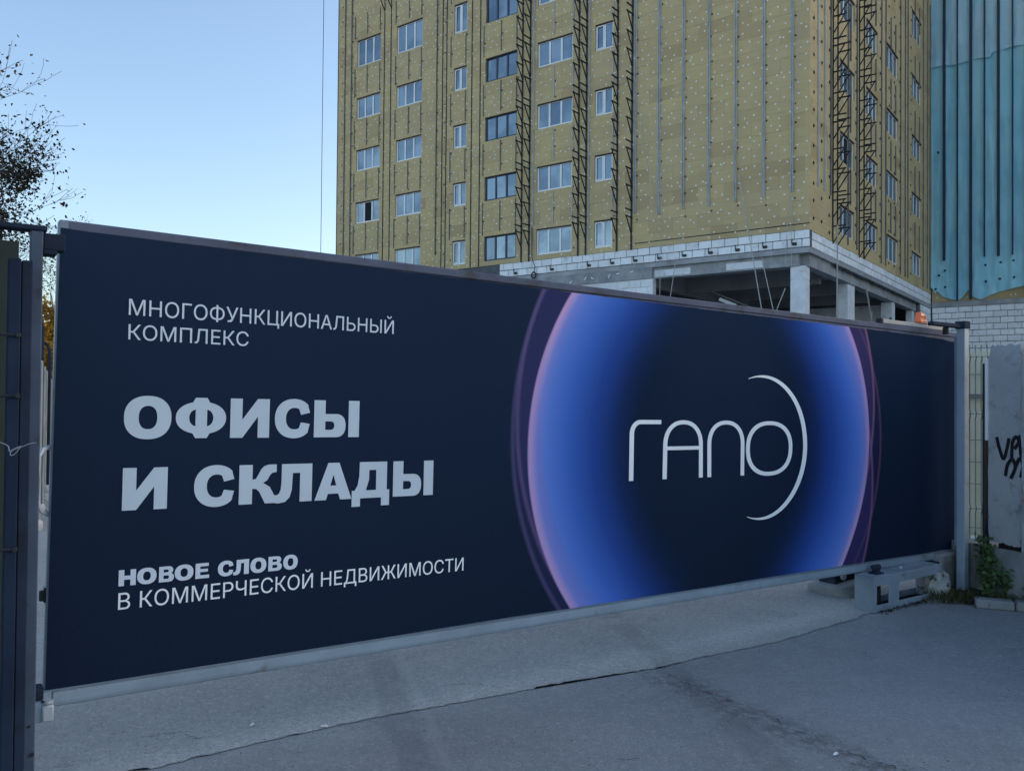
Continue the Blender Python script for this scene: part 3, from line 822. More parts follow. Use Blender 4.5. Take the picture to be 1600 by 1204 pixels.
def banner_mat():
    m = bpy.data.materials.new('printed_banner'); N = NT(m); o = N.obj(); x, y, z = N.xyz(o)
    def rad(cx, cz, rx, rz):
        a = N.math('MULTIPLY', N.math('SUBTRACT', x, cx), 1/rx); b = N.math('MULTIPLY', N.math('SUBTRACT', z, cz), 1/rz)
        return N.math('SQRT', N.math('ADD', N.math('MULTIPLY', a, a), N.math('MULTIPLY', b, b)))
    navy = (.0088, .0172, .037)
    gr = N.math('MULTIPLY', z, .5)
    base = N.mix(N.step(z, -.3, 2.2), navy, (.014, .027, .057))  # lighter towards the top: sky sheen painted into the banner colour
    # outer translucent rings
    side = N.math('SUBTRACT', x, 4.085)
    lmask = N.step(side, .3, -.3); rmask = N.step(side, -.3, .3)
    c = base
    def ring(c, cx, cz, rx, rz, fill, line, fs, ls, mask, wd=.009):
        r_ = rad(cx, cz, rx, rz)
        f = N.math('MULTIPLY', N.step(r_, 1.0+wd*.5, 1.0-wd*.5), fs); f = N.math('MULTIPLY', f, mask)
        c = N.mix(f, c, fill)
        l = N.math('MULTIPLY', N.step(N.math('ABSOLUTE', N.math('SUBTRACT', r_, 1.0)), wd*1.6, 0.0), ls)
        l = N.math('MULTIPLY', l, mask)
        return N.mix(l, c, line)
    c = ring(c, 4.041, 1.065, 1.75, 1.75, (.030, .034, .105), (.13, .11, .25), .5, .5, lmask)
    c = ring(c, 4.02, 1.15, 1.70, 1.70, (.060, .055, .17), (.22, .14, .30), .4, .45, lmask)
    c = ring(c, 4.20, .95, 1.735, 1.60, (.028, .022, .085), (.20, .09, .15), .6, .55, rmask)
    c = ring(c, 4.17, 1.22, 1.66, 1.66, (.10, .065, .19), (.36, .16, .26), .45, .7, rmask)
    c = ring(c, 4.15, .60, 1.68, 1.68, (.08, .055, .20), (.32, .14, .28), .42, .65, rmask)
    # main orb
    r_ = rad(4.085, .968, 1.687, 1.62)
    orb = N.ramp(r_, [(0, (.0085, .0165, .036)), (.50, (.0085, .0178, .043)), (.60, (.011, .030, .115)), (.72, (.026, .075, .33)), (.83, (.062, .155, .56)), (.92, (.125, .24, .70)), (.96, (.23, .28, .72)), (.981, (.52, .38, .72)), (.993, (.70, .42, .66)), (1, (.42, .27, .60))])
    ang = N.math('ABSOLUTE', N.math('MULTIPLY', side, 1/1.687))
    orb = N.mix(N.step(ang, .12, .62), base, orb)
    # inner overlapping lens at the lower left and upper left
    r2 = rad(4.17, 1.16, 1.68, 1.66)
    dk = N.math('MULTIPLY', N.math('MULTIPLY', N.step(r2, .99, 1.02), lmask), .25)
    orb = N.mix(dk, orb, (.20, .19, .50))
    r3 = rad(4.02, .70, 1.68, 1.66)
    dk = N.math('MULTIPLY', N.math('MULTIPLY', N.step(r3, .99, 1.02), rmask), .28)
    orb = N.mix(dk, orb, (.22, .20, .50))
    c = N.mix(N.step(r_, 1.004, .996), c, orb)
    fine = N.noise(90, 3, .7, o)
    c = N.mix(N.math('MULTIPLY', fine, .2), c, N.mix(.5, c, (.10, .12, .2)))
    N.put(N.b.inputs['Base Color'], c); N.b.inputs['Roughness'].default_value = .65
    N.b.inputs['Specular IOR Level'].default_value = .0
    w1 = N.noise(.8, 3, .5, o); w2 = N.noise(420, 2, .5, o)
    N.bump(N.math('MULTIPLY_ADD', w2, .02, w1), .35, .03)
    return m
TOPE = [(0, 1.90), (1.09, 1.893), (1.8, 1.889), (4, 1.880), (6.2, 1.873), (6.75, 1.868), (7.05, 1.855), (7.2, 1.85)]
mb = MB(); NX, NZ = 240, 50
rw_ = random.Random(2)
def wrinkle(s, h):
    v = .006*sin(s*2.1+h*1.3)+.003*sin(s*5.2-h*2)+.0012*sin(s*9.7+h*4.1)
    e = max(0, 1-sqrt((7.05-s)**2+(1.86-h)**2)/.8); v += .012*e*sin((s*.7-h)*22)*e
    e2 = max(0, 1-sqrt((4.9-s)**2*.6+(1.5-h)**2*2)/.7); v += .004*e2*sin((s*.5+h)*16)
    top = max(0, 1-abs(h-1.87)/.06); v += .002*top*sin(s*42)
    return v
for i in range(NX+1):
    s = 7.2*i/NX; zt = interp(TOPE, s)-.0025*abs(sin(s*11.0))
    for j in range(NZ+1):
        h = .003+(zt-.003)*j/NZ; mb.v.append((s, -.013-wrinkle(s, h), h))
for i in range(NX):
    for j in range(NZ):
        k = i*(NZ+1)+j; mb.f.append((k, k+NZ+1, k+NZ+2, k+1))
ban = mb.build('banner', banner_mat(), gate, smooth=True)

# ---- lettering
def curve_mesh(contours, name, ext=.0004):
    cu = bpy.data.curves.new(name, 'CURVE'); cu.dimensions = '2D'; cu.fill_mode = 'BOTH'; cu.extrude = ext
    for c in contours:
        sp = cu.splines.new('POLY'); sp.points.add(len(c)-1); sp.use_cyclic_u = True
        for p, (x, y) in zip(sp.points, c): p.co = (x, y, 0, 1)
    return eval_curve(cu, name)
def eval_curve(cu, name):
    o = bpy.data.objects.new('tmp_curve', cu); C.objects.link(o)
    dg = bpy.context.evaluated_depsgraph_get(); dg.update()
    me = bpy.data.meshes.new_from_object(o.evaluated_get(dg)); me.name = name
    bpy.data.objects.remove(o); bpy.data.curves.remove(cu)
    return me
def to_gate(me, f=None, y=-.0152):
    """curve mesh in (s, h) -> gate-local; follow the banner's ripple"""
    for v in me.vertices:
        s, h, e = v.co
        if f: s, h = f(s, h)
        v.co = (s, y-e*.6-wrinkle(s, h), h)
    me.materials.clear(); me.update(); return me
def arc(cx, cy, rx, ry, a0, a1, n=20, p=1.0):
    out = []
    for i in range(n+1):
        a = radians(a0+(a1-a0)*i/n); c_, s_ = cos(a), sin(a)
        out.append((cx+rx*math.copysign(abs(c_)**p, c_), cy+ry*math.copysign(abs(s_)**p, s_)))
    return out
def G_O(): return [arc(.5, .5, .5, .52, 0, 360, 48, .88)[:-1], arc(.5, .5, .195, .28, 0, 360, 36, .86)[:-1]]
def G_S():
    o_ = arc(.54, .5, .54, .52, 36, 324, 40, .92)
    i_ = arc(.555, .5, .245, .285, 318, 42, 30, .9)
    return [[(1.0, .66)] + [(.955, .80)] + o_[1:-1] + [(.955, .20), (1.0, .36)] + [(.74, .40)] + i_[2:-2] + [(.74, .60)]]
def G_F():
    l, r_ = .385, .615; o1 = arc(.5, .5, .5, .40, 72, -72, 30, .92); o2 = arc(.5, .5, .5, .40, 252, 108, 30, .92)
    out = [(l, 1), (r_, 1)] + [p for p in o1 if p[0] > r_] + [(r_, 0), (l, 0)] + [p for p in o2 if p[0] < l]
    return [out, [(r_, .71)] + arc(r_, .5, .125, .20, 70, -70, 12) + [(r_, .29)], [(l, .29)] + arc(l, .5, .125, .20, 250, 110, 12) + [(l, .71)]]
def G_I(): return [[(0, 0), (0, 1), (.30, 1), (.30, .46), (.69, 1), (1, 1), (1, 0), (.70, 0), (.70, .545), (.31, 0)]]
def G_Y():
    b = [(0, 0), (0, 1), (.245, 1), (.245, .63), (.48, .63)] + arc(.48, .315, .215, .315, 85, -85, 18, .85) + [(.48, 0)]
    h = [(.245, .20), (.245, .43), (.37, .43)] + arc(.37, .315, .075, .115, 85, -85, 8, .9) + [(.37, .20)]
    return [b, h, [(.76, 0), (.76, 1), (1, 1), (1, 0)]]
def G_K():
    return [[(0, 0), (0, 1), (.34, 1), (.34, .62), (.43, .64), (.49, .74), (.56, .88), (.64, .96), (.76, 1.0), (.97, 1.0), (.97, .80), (.86, .785), (.80, .73), (.73, .60), (.62, .53), (.80, .42), (1.03, 0), (.68, 0), (.52, .31), (.44, .38), (.34, .39), (.34, 0)]]
def G_L():
    return [[(1, 0), (1, 1), (.20, 1), (.20, .55), (.185, .34), (.14, .23), (.08, .195), (0, .20), (0, 0), (.13, -.02), (.30, .01), (.42, .13), (.47, .32), (.49, .76), (.68, .76), (.68, 0)]]
def G_A():
    return [[(0, 0), (.355, 1), (.655, 1), (1.0, 0), (.69, 0), (.635, .165), (.355, .165), (.305, 0)], [(.415, .385), (.58, .385), (.50, .68)]]
def G_D():
    return [[(0, -.225), (0, .215), (.075, .215), (.15, .36), (.19, .6), (.20, 1), (.93, 1), (.93, .215), (1, .215), (1, -.225), (.78, -.225), (.78, 0), (.22, 0), (.22, -.225)], [(.37, .215), (.64, .215), (.64, .775), (.455, .775), (.45, .5)]]
def G_N(): return [[(0, 0), (0, 1), (.32, 1), (.32, .63), (.68, .63), (.68, 1), (1, 1), (1, 0), (.68, 0), (.68, .38), (.32, .38), (.32, 0)]]
def G_V():
    o_ = [(0, 0), (0, 1), (.62, 1)] + arc(.62, .755, .32, .245, 80, -30, 12, .9) + [(.82, .54)] + arc(.66, .285, .34, .285, 48, -88, 16, .9) + [(.6, 0)]
    return [o_, [(.30, .62), (.30, .80), (.55, .80)] + arc(.55, .71, .09, .09, 80, -80, 8) + [(.55, .62)], [(.30, .20), (.30, .42), (.57, .42)] + arc(.57, .31, .10, .11, 80, -80, 8) + [(.57, .20)]]
def G_E(): return [[(0, 0), (0, 1), (.95, 1), (.95, .79), (.34, .79), (.34, .62), (.9, .62), (.9, .42), (.34, .42), (.34, .22), (1, .22), (1, 0)]]
GL = {'О': G_O, 'С': G_S, 'Ф': G_F, 'И': G_I, 'Ы': G_Y, 'К': G_K, 'Л': G_L, 'А': G_A, 'Д': G_D, 'Н': G_N, 'В': G_V, 'Е': G_E}
def bold_line(spec, base, cap, m):
    for ch, x0, x1 in spec:
        cs = [[(x0+x*(x1-x0), base+y*cap) for x, y in c] for c in GL[ch]()]
        link('letter', to_gate(curve_mesh(cs, 'letter')), m, ban)
bold_line([('О', .2622, .4548), ('Ф', .473, .6918), ('И', .7113, .8928), ('С', .919, 1.0932), ('Ы', 1.115, 1.3536)], 1.029, .181, letter_m)
bold_line([('И', .265, .4456), ('С', .5585, .7367), ('К', .7589, .94), ('Л', .9217, 1.1117), ('А', 1.126, 1.32), ('Д', 1.3218, 1.528), ('Ы', 1.5486, 1.7819)], .7205, .182, letter_m)
bold_line([('Н', .261, .329), ('О', .334, .412), ('В', .422, .484), ('О', .487, .566), ('Е', .575, .635), ('С', .673, .743), ('Л', .743, .815), ('О', .822, .897), ('В', .907, .972), ('О', .979, 1.05)], .3995, .068, letter_t)
def T_SOFT(x): return [[(x, 0), (x, .727), (x+.088, .727), (x+.088, .43), (x+.29, .43)] + arc(x+.29, .215, .225, .215, 86, -86, 16) + [(x+.29, 0)],
                      [(x+.088, .078), (x+.088, .352), (x+.28, .352)] + arc(x+.28, .215, .142, .137, 86, -86, 14) + [(x+.28, .078)]]
def T_ER(x): return [[(x, 0), (x, .727), (x+.27, .727)] + arc(x+.27, .502, .235, .225, 86, -86, 16) + [(x+.27, .277), (x+.088, .277), (x+.088, 0)],
                    [(x+.088, .355), (x+.088, .649), (x+.26, .649)] + arc(x+.26, .502, .152, .147, 86, -86, 14) + [(x+.26, .355)]]
def T_U(x): return [[(x, .727), (x+.105, .727), (x+.315, .27), (x+.495, .727), (x+.595, .727), (x+.345, .125), (x+.30, .05), (x+.235, .008), (x+.16, 0), (x+.07, 0), (x+.07, .08), (x+.16, .08), (x+.215, .10), (x+.25, .15), (x+.265, .185)]]
def thin_line(txt, s0, s1, base, cap, m):
    cu = bpy.data.curves.new('lettering', 'FONT'); cu.body = txt; cu.size = 1.0
    o = bpy.data.objects.new('tmp_text', cu); C.objects.link(o)
    dg = bpy.context.evaluated_depsgraph_get(); dg.update()
    oe = o.evaluated_get(dg); cv = oe.to_curve(dg)
    chars = {}
    for sp in cv.splines:
        P = [(p.co.copy(), p.handle_left.copy(), p.handle_right.copy()) for p in sp.bezier_points]; out = []
        for (a, al, ar), (b, bl, b_r) in zip(P, P[1:]+P[:1]):
            straight = (ar-a).length < 1e-5 and (bl-b).length < 1e-5
            nseg = 1 if straight or abs((ar-a).normalized().dot((b-a).normalized()) if (ar-a).length > 1e-6 else 1) > .99999 else 6
            for k in range(nseg):
                t = k/nseg; q = a*(1-t)**3 + ar*3*t*(1-t)**2 + bl*3*t*t*(1-t) + b*t**3; out.append((q.x, q.y))
        chars.setdefault(sp.character_index, []).append(out)
    oe.to_curve_clear(); bpy.data.objects.remove(o); bpy.data.curves.remove(cu)
    def area(c): return sum(c[i][0]*c[(i+1) % len(c)][1]-c[(i+1) % len(c)][0]*c[i][1] for i in range(len(c)))/2
    allx = [p[0] for cs in chars.values() for c in cs for p in c]; x0, x1 = min(allx), max(allx)
    f = lambda x, y: (s0+(x-x0)/(x1-x0)*(s1-s0), base+y/.727*cap)
    for ci in sorted(chars):
        cs = chars[ci]; ch = txt[ci]; lx = min(p[0] for c in cs for p in c)
        if ch in 'ЬЫ': groups = [T_SOFT(lx)] + [[c] for c in cs if min(p[0] for p in c) > lx+.3]
        elif ch == 'Р': groups = [T_ER(lx)]
        elif ch == 'У': groups = [T_U(lx)]
        else:
            outs = [c for c in cs if area(c) < 0]; holes = [c for c in cs if area(c) > 0]; groups = [[c] for c in outs]
            for h in holes:
                best = [g_ for g_ in groups if min(p[0] for p in g_[0]) < min(p[0] for p in h) and max(p[0] for p in g_[0]) > max(p[0] for p in h)
                        and min(p[1] for p in g_[0]) < min(p[1] for p in h) and max(p[1] for p in g_[0]) > max(p[1] for p in h)]
                best[0].append(h)
        bmx = bmesh.new()
        for gi, g_ in enumerate(groups):
            me = to_gate(curve_mesh(g_, 'letter'), f, -.0152-.0003*gi); bmx.from_mesh(me); bpy.data.meshes.remove(me)
        me = bpy.data.meshes.new('letter'); bmx.to_mesh(me); bmx.free(); link('letter', me, m, ban)
thin_line('МНОГОФУНКЦИОНАЛЬНЫЙ', .269, 1.533, 1.5605, .0695, letter_t)
thin_line('КОМПЛЕКС', .270, .785, 1.4545, .066, letter_t)
thin_line('В КОММЕРЧЕСКОЙ НЕДВИЖИМОСТИ', .262, 1.985, .3005+.0 -.0005, .0705, letter_w)

# ---- logo
def stroke(path, w0, w1=None):
    """outline of a stroked path; horizontal strokes w1 thick, vertical ones w0"""
    w1 = w1 or w0; L, R_ = [], []
    for i, p in enumerate(path):
        a, b = path[max(i-1, 0)], path[min(i+1, len(path)-1)]
        dx, dy = b[0]-a[0], b[1]-a[1]; l = sqrt(dx*dx+dy*dy); nx, ny = -dy/l, dx/l
        L.append((p[0]+nx*w0/2, p[1]+ny*w1/2)); R_.append((p[0]-nx*w0/2, p[1]-ny*w1/2))
    return L + R_[::-1]
w0, w1 = .038, .027
gB, gT = .745, 1.1285      # baseline and top in gate coordinates (de-tilted)
def logo(contours, name='logo_letter'): link(name, to_gate(curve_mesh(contours, name)), letter_w, ban)
x = 3.192
logo([stroke([(x, gB), (x, gT-.10)] + arc(x+.075, gT-.09, .075, .076, 180, 90, 10)[0:] + [(3.450, gT-.014)], w0, w1)])
xa, xb = 3.490, 3.828; cx, rx_ = (xa+xb)/2, (xb-xa)/2
logo([stroke([(xa, gB)] + [(xa, gT-.19)] + arc(cx, gT-.165, rx_, .151, 180, 0, 24, .9) + [(xb, gT-.19), (xb, gB)], w0, w1)])
logo([[(xa+w0/2, .9325), (xb-w0/2, .9325), (xb-w0/2, .9565), (xa+w0/2, .9565)]], 'logo_bar')
xa, xb = 3.911, 4.247; cx, rx_ = (xa+xb)/2, (xb-xa)/2
logo([stroke([(xa, gB)] + [(xa, gT-.19)] + arc(cx, gT-.165, rx_, .151, 180, 0, 24, .9) + [(xb, gT-.19), (xb, gB)], w0, w1)])
logo([arc(4.546, .930, .263, .196, 0, 360, 60, .86)[:-1], arc(4.546, .930, .222, .168, 0, 360, 60, .86)[:-1]])
cc = (4.452, .9385); cres_o, cres_i = [], []
for i in range(81):
    th = radians(107-214*i/80); wd = .0035+.044*max(0, cos(th*.84))**.9
    cres_o.append((cc[0]+(.506+wd/2)*cos(th), cc[1]+(.508+wd/2)*sin(th))); cres_i.append((cc[0]+(.506-wd/2)*cos(th), cc[1]+(.508-wd/2)*sin(th)))
logo([cres_o + cres_i[::-1]], 'logo_arc')

# ---- gate frame and carriage beam
GL_ = 7.22
MB().bbox(.012, GL_, -.006, .05, 1.893, 1.9365, .006).bbox(.036, GL_, .003, .02, 1.80, 1.8925, .002).build('top_rail', mat('violet_grey_rail', (.105, .115, .165), .65, .12, 4, .05, 90, spec=.15, dirt=(.07, .07, .08), dscale=6), gate)
MB().bbox(-.006, .034, -.008, .048, -.005, 1.9365, .007).build('stile', steel, gate)
MB().box(GL_-.04, GL_, .004, .05, 0, 1.892).build('stile', steel, gate)
# rolled C-profile carriage beam: top flange, rounded front, open bottom lip
prof = [(-.012, -.003), (.06, -.003), (.06, -.071), (-.004, -.071), (-.013, -.064), (-.017, -.050), (-.018, -.022), (-.017, -.010)]
MB().prism([(y_, z_) for y_, z_ in prof], 'x', .03, GL_+.0).build('carriage_beam', steel_light, gate)
MB().box(-.006, GL_, -.024, .06, -.002, .0045).build('banner_batten', steel, gate)
# grommet-like cord loops along the top
for s_ in (1.7, 2.7, 3.4, 5.1, 5.8, 6.4): pass
# rear frame: stiles seen from the side
for s_ in (1.8, 3.55, 5.3): MB().box(s_-.02, s_+.02, .01, .05, .005, 1.892).build('stile', steel, gate)
# end bracket with guide wheel at the lower left corner
MB().bbox(-.12, -.005, -.02, .07, -.032, .012, .004).build('end_plate', steel_dark, gate)
MB().bbox(-.118, -.004, -.045, .02, -.115, -.034, .006).build('end_box', steel_light, gate)
hd = MB().bbox(-.012, .03, -.058, -.02, -.112, -.045, .006); hd.tube([(.01, -.04, -.04), (.01, -.04, -.028)], .019, 12)
smooth_by_angle(hd.build('end_catch', galv, gate))
mbb = MB(); mbb.tube([(-.01, -.05, -.032), (-.01, -.05, -.025)], .006, 8); mbb.build('bolt', black_steel, gate)
# pull handle on the left stile
hp = [(-.008, .02, .995), (-.035, .0, .985), (-.052, -.012, .955), (-.056, -.016, .86), (-.052, -.012, .775), (-.035, .0, .735), (-.008, .02, .715)]
hp2 = []
for i in range(len(hp)-1):
    for t in (0, .5): hp2.append(tuple(Vector(hp[i]).lerp(Vector(hp[i+1]), t)))
smooth_by_angle(MB().tube(hp2+[hp[-1]], .0095, 8).build('pull_handle', galv, gate))
MB().bbox(-.014, -.007, .005, .04, .355, .415, .002).bbox(-.03, -.012, .01, .03, .362, .405, .003).build('latch', black_steel, gate)

# square tube lying on the top rail, with black end cap
MB().bbox(5.98, 6.95, .0, .05, 1.9395, 1.978, .004).build('stop_tube', steel, gate)
MB().bbox(5.955, 5.979, -.001, .051, 1.938, 1.98, .004).build('end_cap', rubber, gate)
MB().tube([(6.12, .02, 1.978), (6.12, .02, 2.0)], .009, 8).build('bolt', black_steel, gate)

# warning beacon on the stop tube
beacon = thing('warning_beacon', 'orange wedge-shaped warning beacon on top of the gate near its right end', 'beacon', GM @ Vector((6.60, .03, 1.979)), (0, 0, GYAW))
bb = MB()
bb.add([(-.055, -.03, .012), (.055, -.03, .012), (.055, .03, .012), (-.055, .03, .012), (-.043, -.024, .105), (.043, -.024, .078), (.043, .024, .078), (-.043, .024, .105)],
       [(3, 2, 1, 0), (4, 5, 6, 7), (0, 1, 5, 4), (1, 2, 6, 5), (2, 3, 7, 6), (3, 0, 4, 7)])
bo = bb.build('lens', orange_m, beacon)
bv = bo.modifiers.new('bevel', 'BEVEL'); bv.width = .008; bv.segments = 2
MB().bbox(-.06, .06, -.034, .034, 0, .014, .004).build('base', mat('beacon_base', (.35, .10, .04), .5, .1, 20, 0), beacon)
inn = MB().tube([(0, 0, .02), (0, 0, .06)], .018, 10).build('bulb_holder', mat('red_inner', (.6, .05, .01), .4, .1, 20, 0), beacon)
rib = MB()
for k in (-.03, -.01, .01, .03): rib.box(k-.002, k+.002, -.0305, -.026, .02, .07)
rib.build('lens_ribs', mat('orange_dark', (.55, .09, .01), .35, .1, 30, 0), beacon)

# ------------------------------------------------------------------ right guide post
rp = thing('gate_guide_post', 'grey square steel post with top arm holding the right end of the gate', 'post', (3.905, 7.155, 0), (0, 0, GYAW))
MB().bbox(-.036, .036, -.036, .036, 0, 2.315, .005).build('post', steel_light, rp)
MB().bbox(-.045, .045, -.045, .045, 2.28, 2.345, .004).build('post_cap', steel_dark, rp)
MB().bbox(-.50, -.046, -.02, .035, 2.285, 2.318, .004).build('guide_arm', steel_dark, rp)
MB().tube([(-.22, .03, 2.225), (-.22, .03, 2.284)], .024, 12).build('guide_roller', rubber, rp)
MB().bbox(-.07, .07, -.07, .07, 0, .012, .003).build('base_plate', steel_dark, rp)
MB().bbox(-.16, .12, .09, .34, 0, .33, .02).build('added_gap_block', concrete_old, rp)  # block added to close the bright gap between stand and post
MB().bbox(-.033, -.008, .037, .055, .4, 2.2, .003).build('edge_strip', steel, rp)

# ------------------------------------------------------------------ roller catch stand under the right end
st = thing('gate_support_stand', 'welded grey steel bench-like stand carrying the right end of the gate', 'stand', (2.83, 6.44, .004), (0, 0, GYAW))
L_, Wd, H_ = .98, .165, .275
MB().bbox(-.008, .0, 0, Wd, 0, H_, .002).build('end_plate', steel, st)
MB().bbox(.001, L_, -.002, Wd+.002, H_-.012, H_, .002).bbox(.001, L_, -.0025, .006, H_-.075, H_-.013, .002).build('top_channel', steel_light, st)
MB().bbox(.001, L_-.1, -.002, .006, 0, .052, .002).build('bottom_rail', steel_light, st)
for x0, x1 in ((.001, .035), (.20, .345)): MB().bbox(x0, x1, -.0015, .005, .053, H_-.0755, .002).build('stile', steel_light, st)
MB().bbox(.001, L_-.1, Wd-.006, Wd, 0, .06, .002).build('bottom_rail', steel, st)
MB().bbox(.10, .19, .06, .13, .0, .20, .004).build('inner_block', rubber, st)
MB().bbox(.001, L_-.1, .01, Wd-.01, .0, .012, .002).build('floor_plate', steel_dark, st)
MB().bbox(.10, .20, .04, .12, H_, H_+.01, .002).bbox(.135, .165, .05, .11, H_+.01, H_+.055, .003).build('roller_bracket', steel_dark, st)
MB().tube([(.11, .08, H_+.05), (.19, .08, H_+.05)], .022, 12).build('roller', steel_dark, st)
MB().tube([(.52, .09, H_), (.52, .09, H_+.014)], .012, 6).build('bolt', galv, st)
MB().bbox(.60, L_+.25, .10, .30, .19, .262, .004).build('rear_rail', steel_dark, st)

def lump(name, loc, sx, sy, sz, m, seed, parent=None, sub=3, amp=.18, **kw):
    bm = bmesh.new(); bmesh.ops.create_icosphere(bm, subdivisions=sub, radius=1); r = random.Random(seed)
    ph = [(r.uniform(1.5, 5), Vector((r.gauss(0, 1), r.gauss(0, 1), r.gauss(0, 1))).normalized(), r.random()*6) for _ in range(9)]
    for v in bm.verts:
        d = 1+sum(amp*.45*sin(f*v.co.dot(u)*2+p) for f, u, p in ph)/2
        co = v.co.copy(); q = [math.copysign(abs(c)**.6, c) for c in co]
        v.co = (q[0]*sx*d, q[1]*sy*d, q[2]*sz*d)
    me = bpy.data.meshes.new(name); bm.to_mesh(me); bm.free()
    for p in me.polygons: p.use_smooth = True
    return link(name, me, m, parent, loc, **kw)
rubble_m = mat('pale_rough_concrete', (.36, .36, .35), .95, .3, 14, .7, 45, dirt=(.08, .08, .08), dscale=16, dlo=.55, dhi=.62, bdist=.02)
lump('concrete_lump', (3.60, 6.98, .10), .085, .07, .125, rubble_m, 5, label='pale rough lump of concrete beside the foot of the guide post', category='concrete')
# footing with roller carriage seen below the gate
ft = thing('carriage_footing', 'low dark concrete footing with a steel roller carriage under the gate, behind the stand', 'footing', (2.92, 7.15, 0), (0, 0, GYAW))
lump('footing', (0, .05, .02), .30, .22, .10, concrete_old, 8, ft, amp=.1)
MB().bbox(-.25, .25, -.04, .12, .10, .20, .006).build('carriage', steel_dark, ft)
for x_ in (-.15, .15): MB().tube([(x_, -.06, .16), (x_, -.04, .16)], .03, 10).build('bolt', galv, ft)

# ------------------------------------------------------------------ right boundary: plinth, slab fence, mesh fence, kerb, weeds
PA = radians(-20); pd = Vector((sin(PA), cos(PA), 0))     # runs away from the camera
PYAW = atan2(pd.y, pd.x)
def pbox(name, m, u0, u1, v0, v1, z0, z1, parent=None, b=.01, **kw):
    """box along the boundary: u away from the camera, v to its left (towards the road)"""
    return MB().bbox(u0, u1, v0, v1, z0, z1, b).build(name, m, parent, (4.03, 7.05, 0) if parent is None else (0, 0, 0), (0, 0, PYAW) if parent is None else (0, 0, 0), **kw)
pl = thing('concrete_plinth', 'low weathered concrete plinth wall under the slab fence at the right edge', 'wall', (4.03, 7.05, 0), (0, 0, PYAW))
rough = MB(); q = random.Random(14)
nU, nZ = 40, 8
for i in range(nU+1):
    for j in range(nZ+1):
        rough.v.append((-4+4.4*i/nU, .0+q.gauss(0, .006)-.02*j/nZ, .42*j/nZ+(q.gauss(0, .006) if j == nZ else 0)))
for i in range(nU):
    for j in range(nZ):
        k = i*(nZ+1)+j; rough.f.append((k, k+nZ+1, k+nZ+2, k+1))
MB().box(-4, .0, -.45, -.17, .406, .66).build('gap_shade_backing', crack_m, pl)  # dark backing added so the gap under the slabs reads as shade
o = rough.box(-4, .4, -.45, -.03, 0, .405).build('plinth_face', concrete_old, pl, smooth=True)
smooth_by_angle(o, 50)

def graffiti_mat():
    m = bpy.data.materials.new('stained_slab'); N = NT(m); g = N.geo(); x, y, z = N.xyz(g)
    n1 = N.noise(1.3, 6, .65, g); n2 = N.noise(9, 5, .7, g)
    c = N.mix(N.step(n1, .3, .7), (.36, .375, .39), (.47, .485, .50))
    c = N.mix(N.math('MULTIPLY', N.step(n2, .52, .7), .6), c, (.18, .18, .185))
    d = N.step(N.noise(2.2, 6, .7, N.stretch(g, (1, 1, .7))), .52, .68)
    c = N.mix(N.math('MULTIPLY', d, .75), c, (.11, .11, .115))
    N.put(N.b.inputs['Base Color'], c); N.b.inputs['Roughness'].default_value = .93
    N.bump(N.math('ADD', n2, N.noise(60, 3, .6, g)), .5, .01)
    return m
slab_m = graffiti_mat()
def slab_panel(name, u0, u1, z0, z1, v, lean, label, seed):
    q = random.Random(seed); t = thing(name, label, 'fence', pl.matrix_basis @ Vector((0, 0, 0)), (0, 0, 0), 'concrete slabs of the right fence')
    t.location = (4.03, 7.05, 0); t.rotation_euler = (0, 0, PYAW)
    n = 14; ring = []
    for i in range(n): ring.append((u0+(u1-u0)*i/n+q.gauss(0, .004), z0+.05*(i/n)*0+q.gauss(0, .006)))
    for i in range(n): ring.append((u1+q.gauss(0, .006), z0+(z1-z0)*i/n))
    for i in range(n): ring.append((u1-(u1-u0)*i/n, z1+q.gauss(0, .005)))
    for i in range(n): ring.append((u0+q.gauss(0, .006), z1-(z1-z0)*i/n))
    ring[2*n] = (u1-.02, z1-.03); ring[2*n+1] = (ring[2*n+1][0], z1-.005)
    mb = MB(); mb.prism(ring, 'y', -.10, 0)
    o = mb.build('slab', slab_m, t, (0, v, 0), (lean, 0, 0))
    return t
sa = slab_panel('slab_panel', -.30, .005, .46, 2.13, -.06, .0, 'leaning grey concrete fence slab with black graffiti beside the cream mesh', 1)
sb = slab_panel('slab_panel', -2.4, -.325, .40, 2.12, -.03, .0, 'next concrete fence slab towards the viewer, cut off by the right picture edge', 2)
# sprayed strokes (flat paint) on the slab faces
gp = mat('black_spray_paint', (.012, .012, .018), .7, .2, 8, 0)
def spray(paths, parent):
    mb = MB()
    for pth in paths:
        P = [Vector((u, 0, z)) for u, z in pth]
        # smooth the polyline
        Q = []
        for i in range(len(P)-1):
            p0, p1, p2, p3 = P[max(i-1, 0)], P[i], P[i+1], P[min(i+2, len(P)-1)]
            for k in range(6):
                t = k/6; Q.append(.5*((2*p1)+(p2-p0)*t+(2*p0-5*p1+4*p2-p3)*t*t+(-p0+3*p1-3*p2+p3)*t**3))
        Q.append(P[-1]); wd = .0155
        for a, b in zip(Q[:-1], Q[1:]):
            d = (b-a).normalized(); nn = Vector((-d.z, 0, d.x))*wd; e = d*.004
            k = len(mb.v)//4*.00002
            mb.add([a-e-nn+Vector((0, k, 0)), b+e-nn+Vector((0, k, 0)), b+e+nn+Vector((0, k, 0)), a-e+nn+Vector((0, k, 0))], [(0, 1, 2, 3)])
    mb.build('graffiti', gp, parent, (0, -.0555, 0))
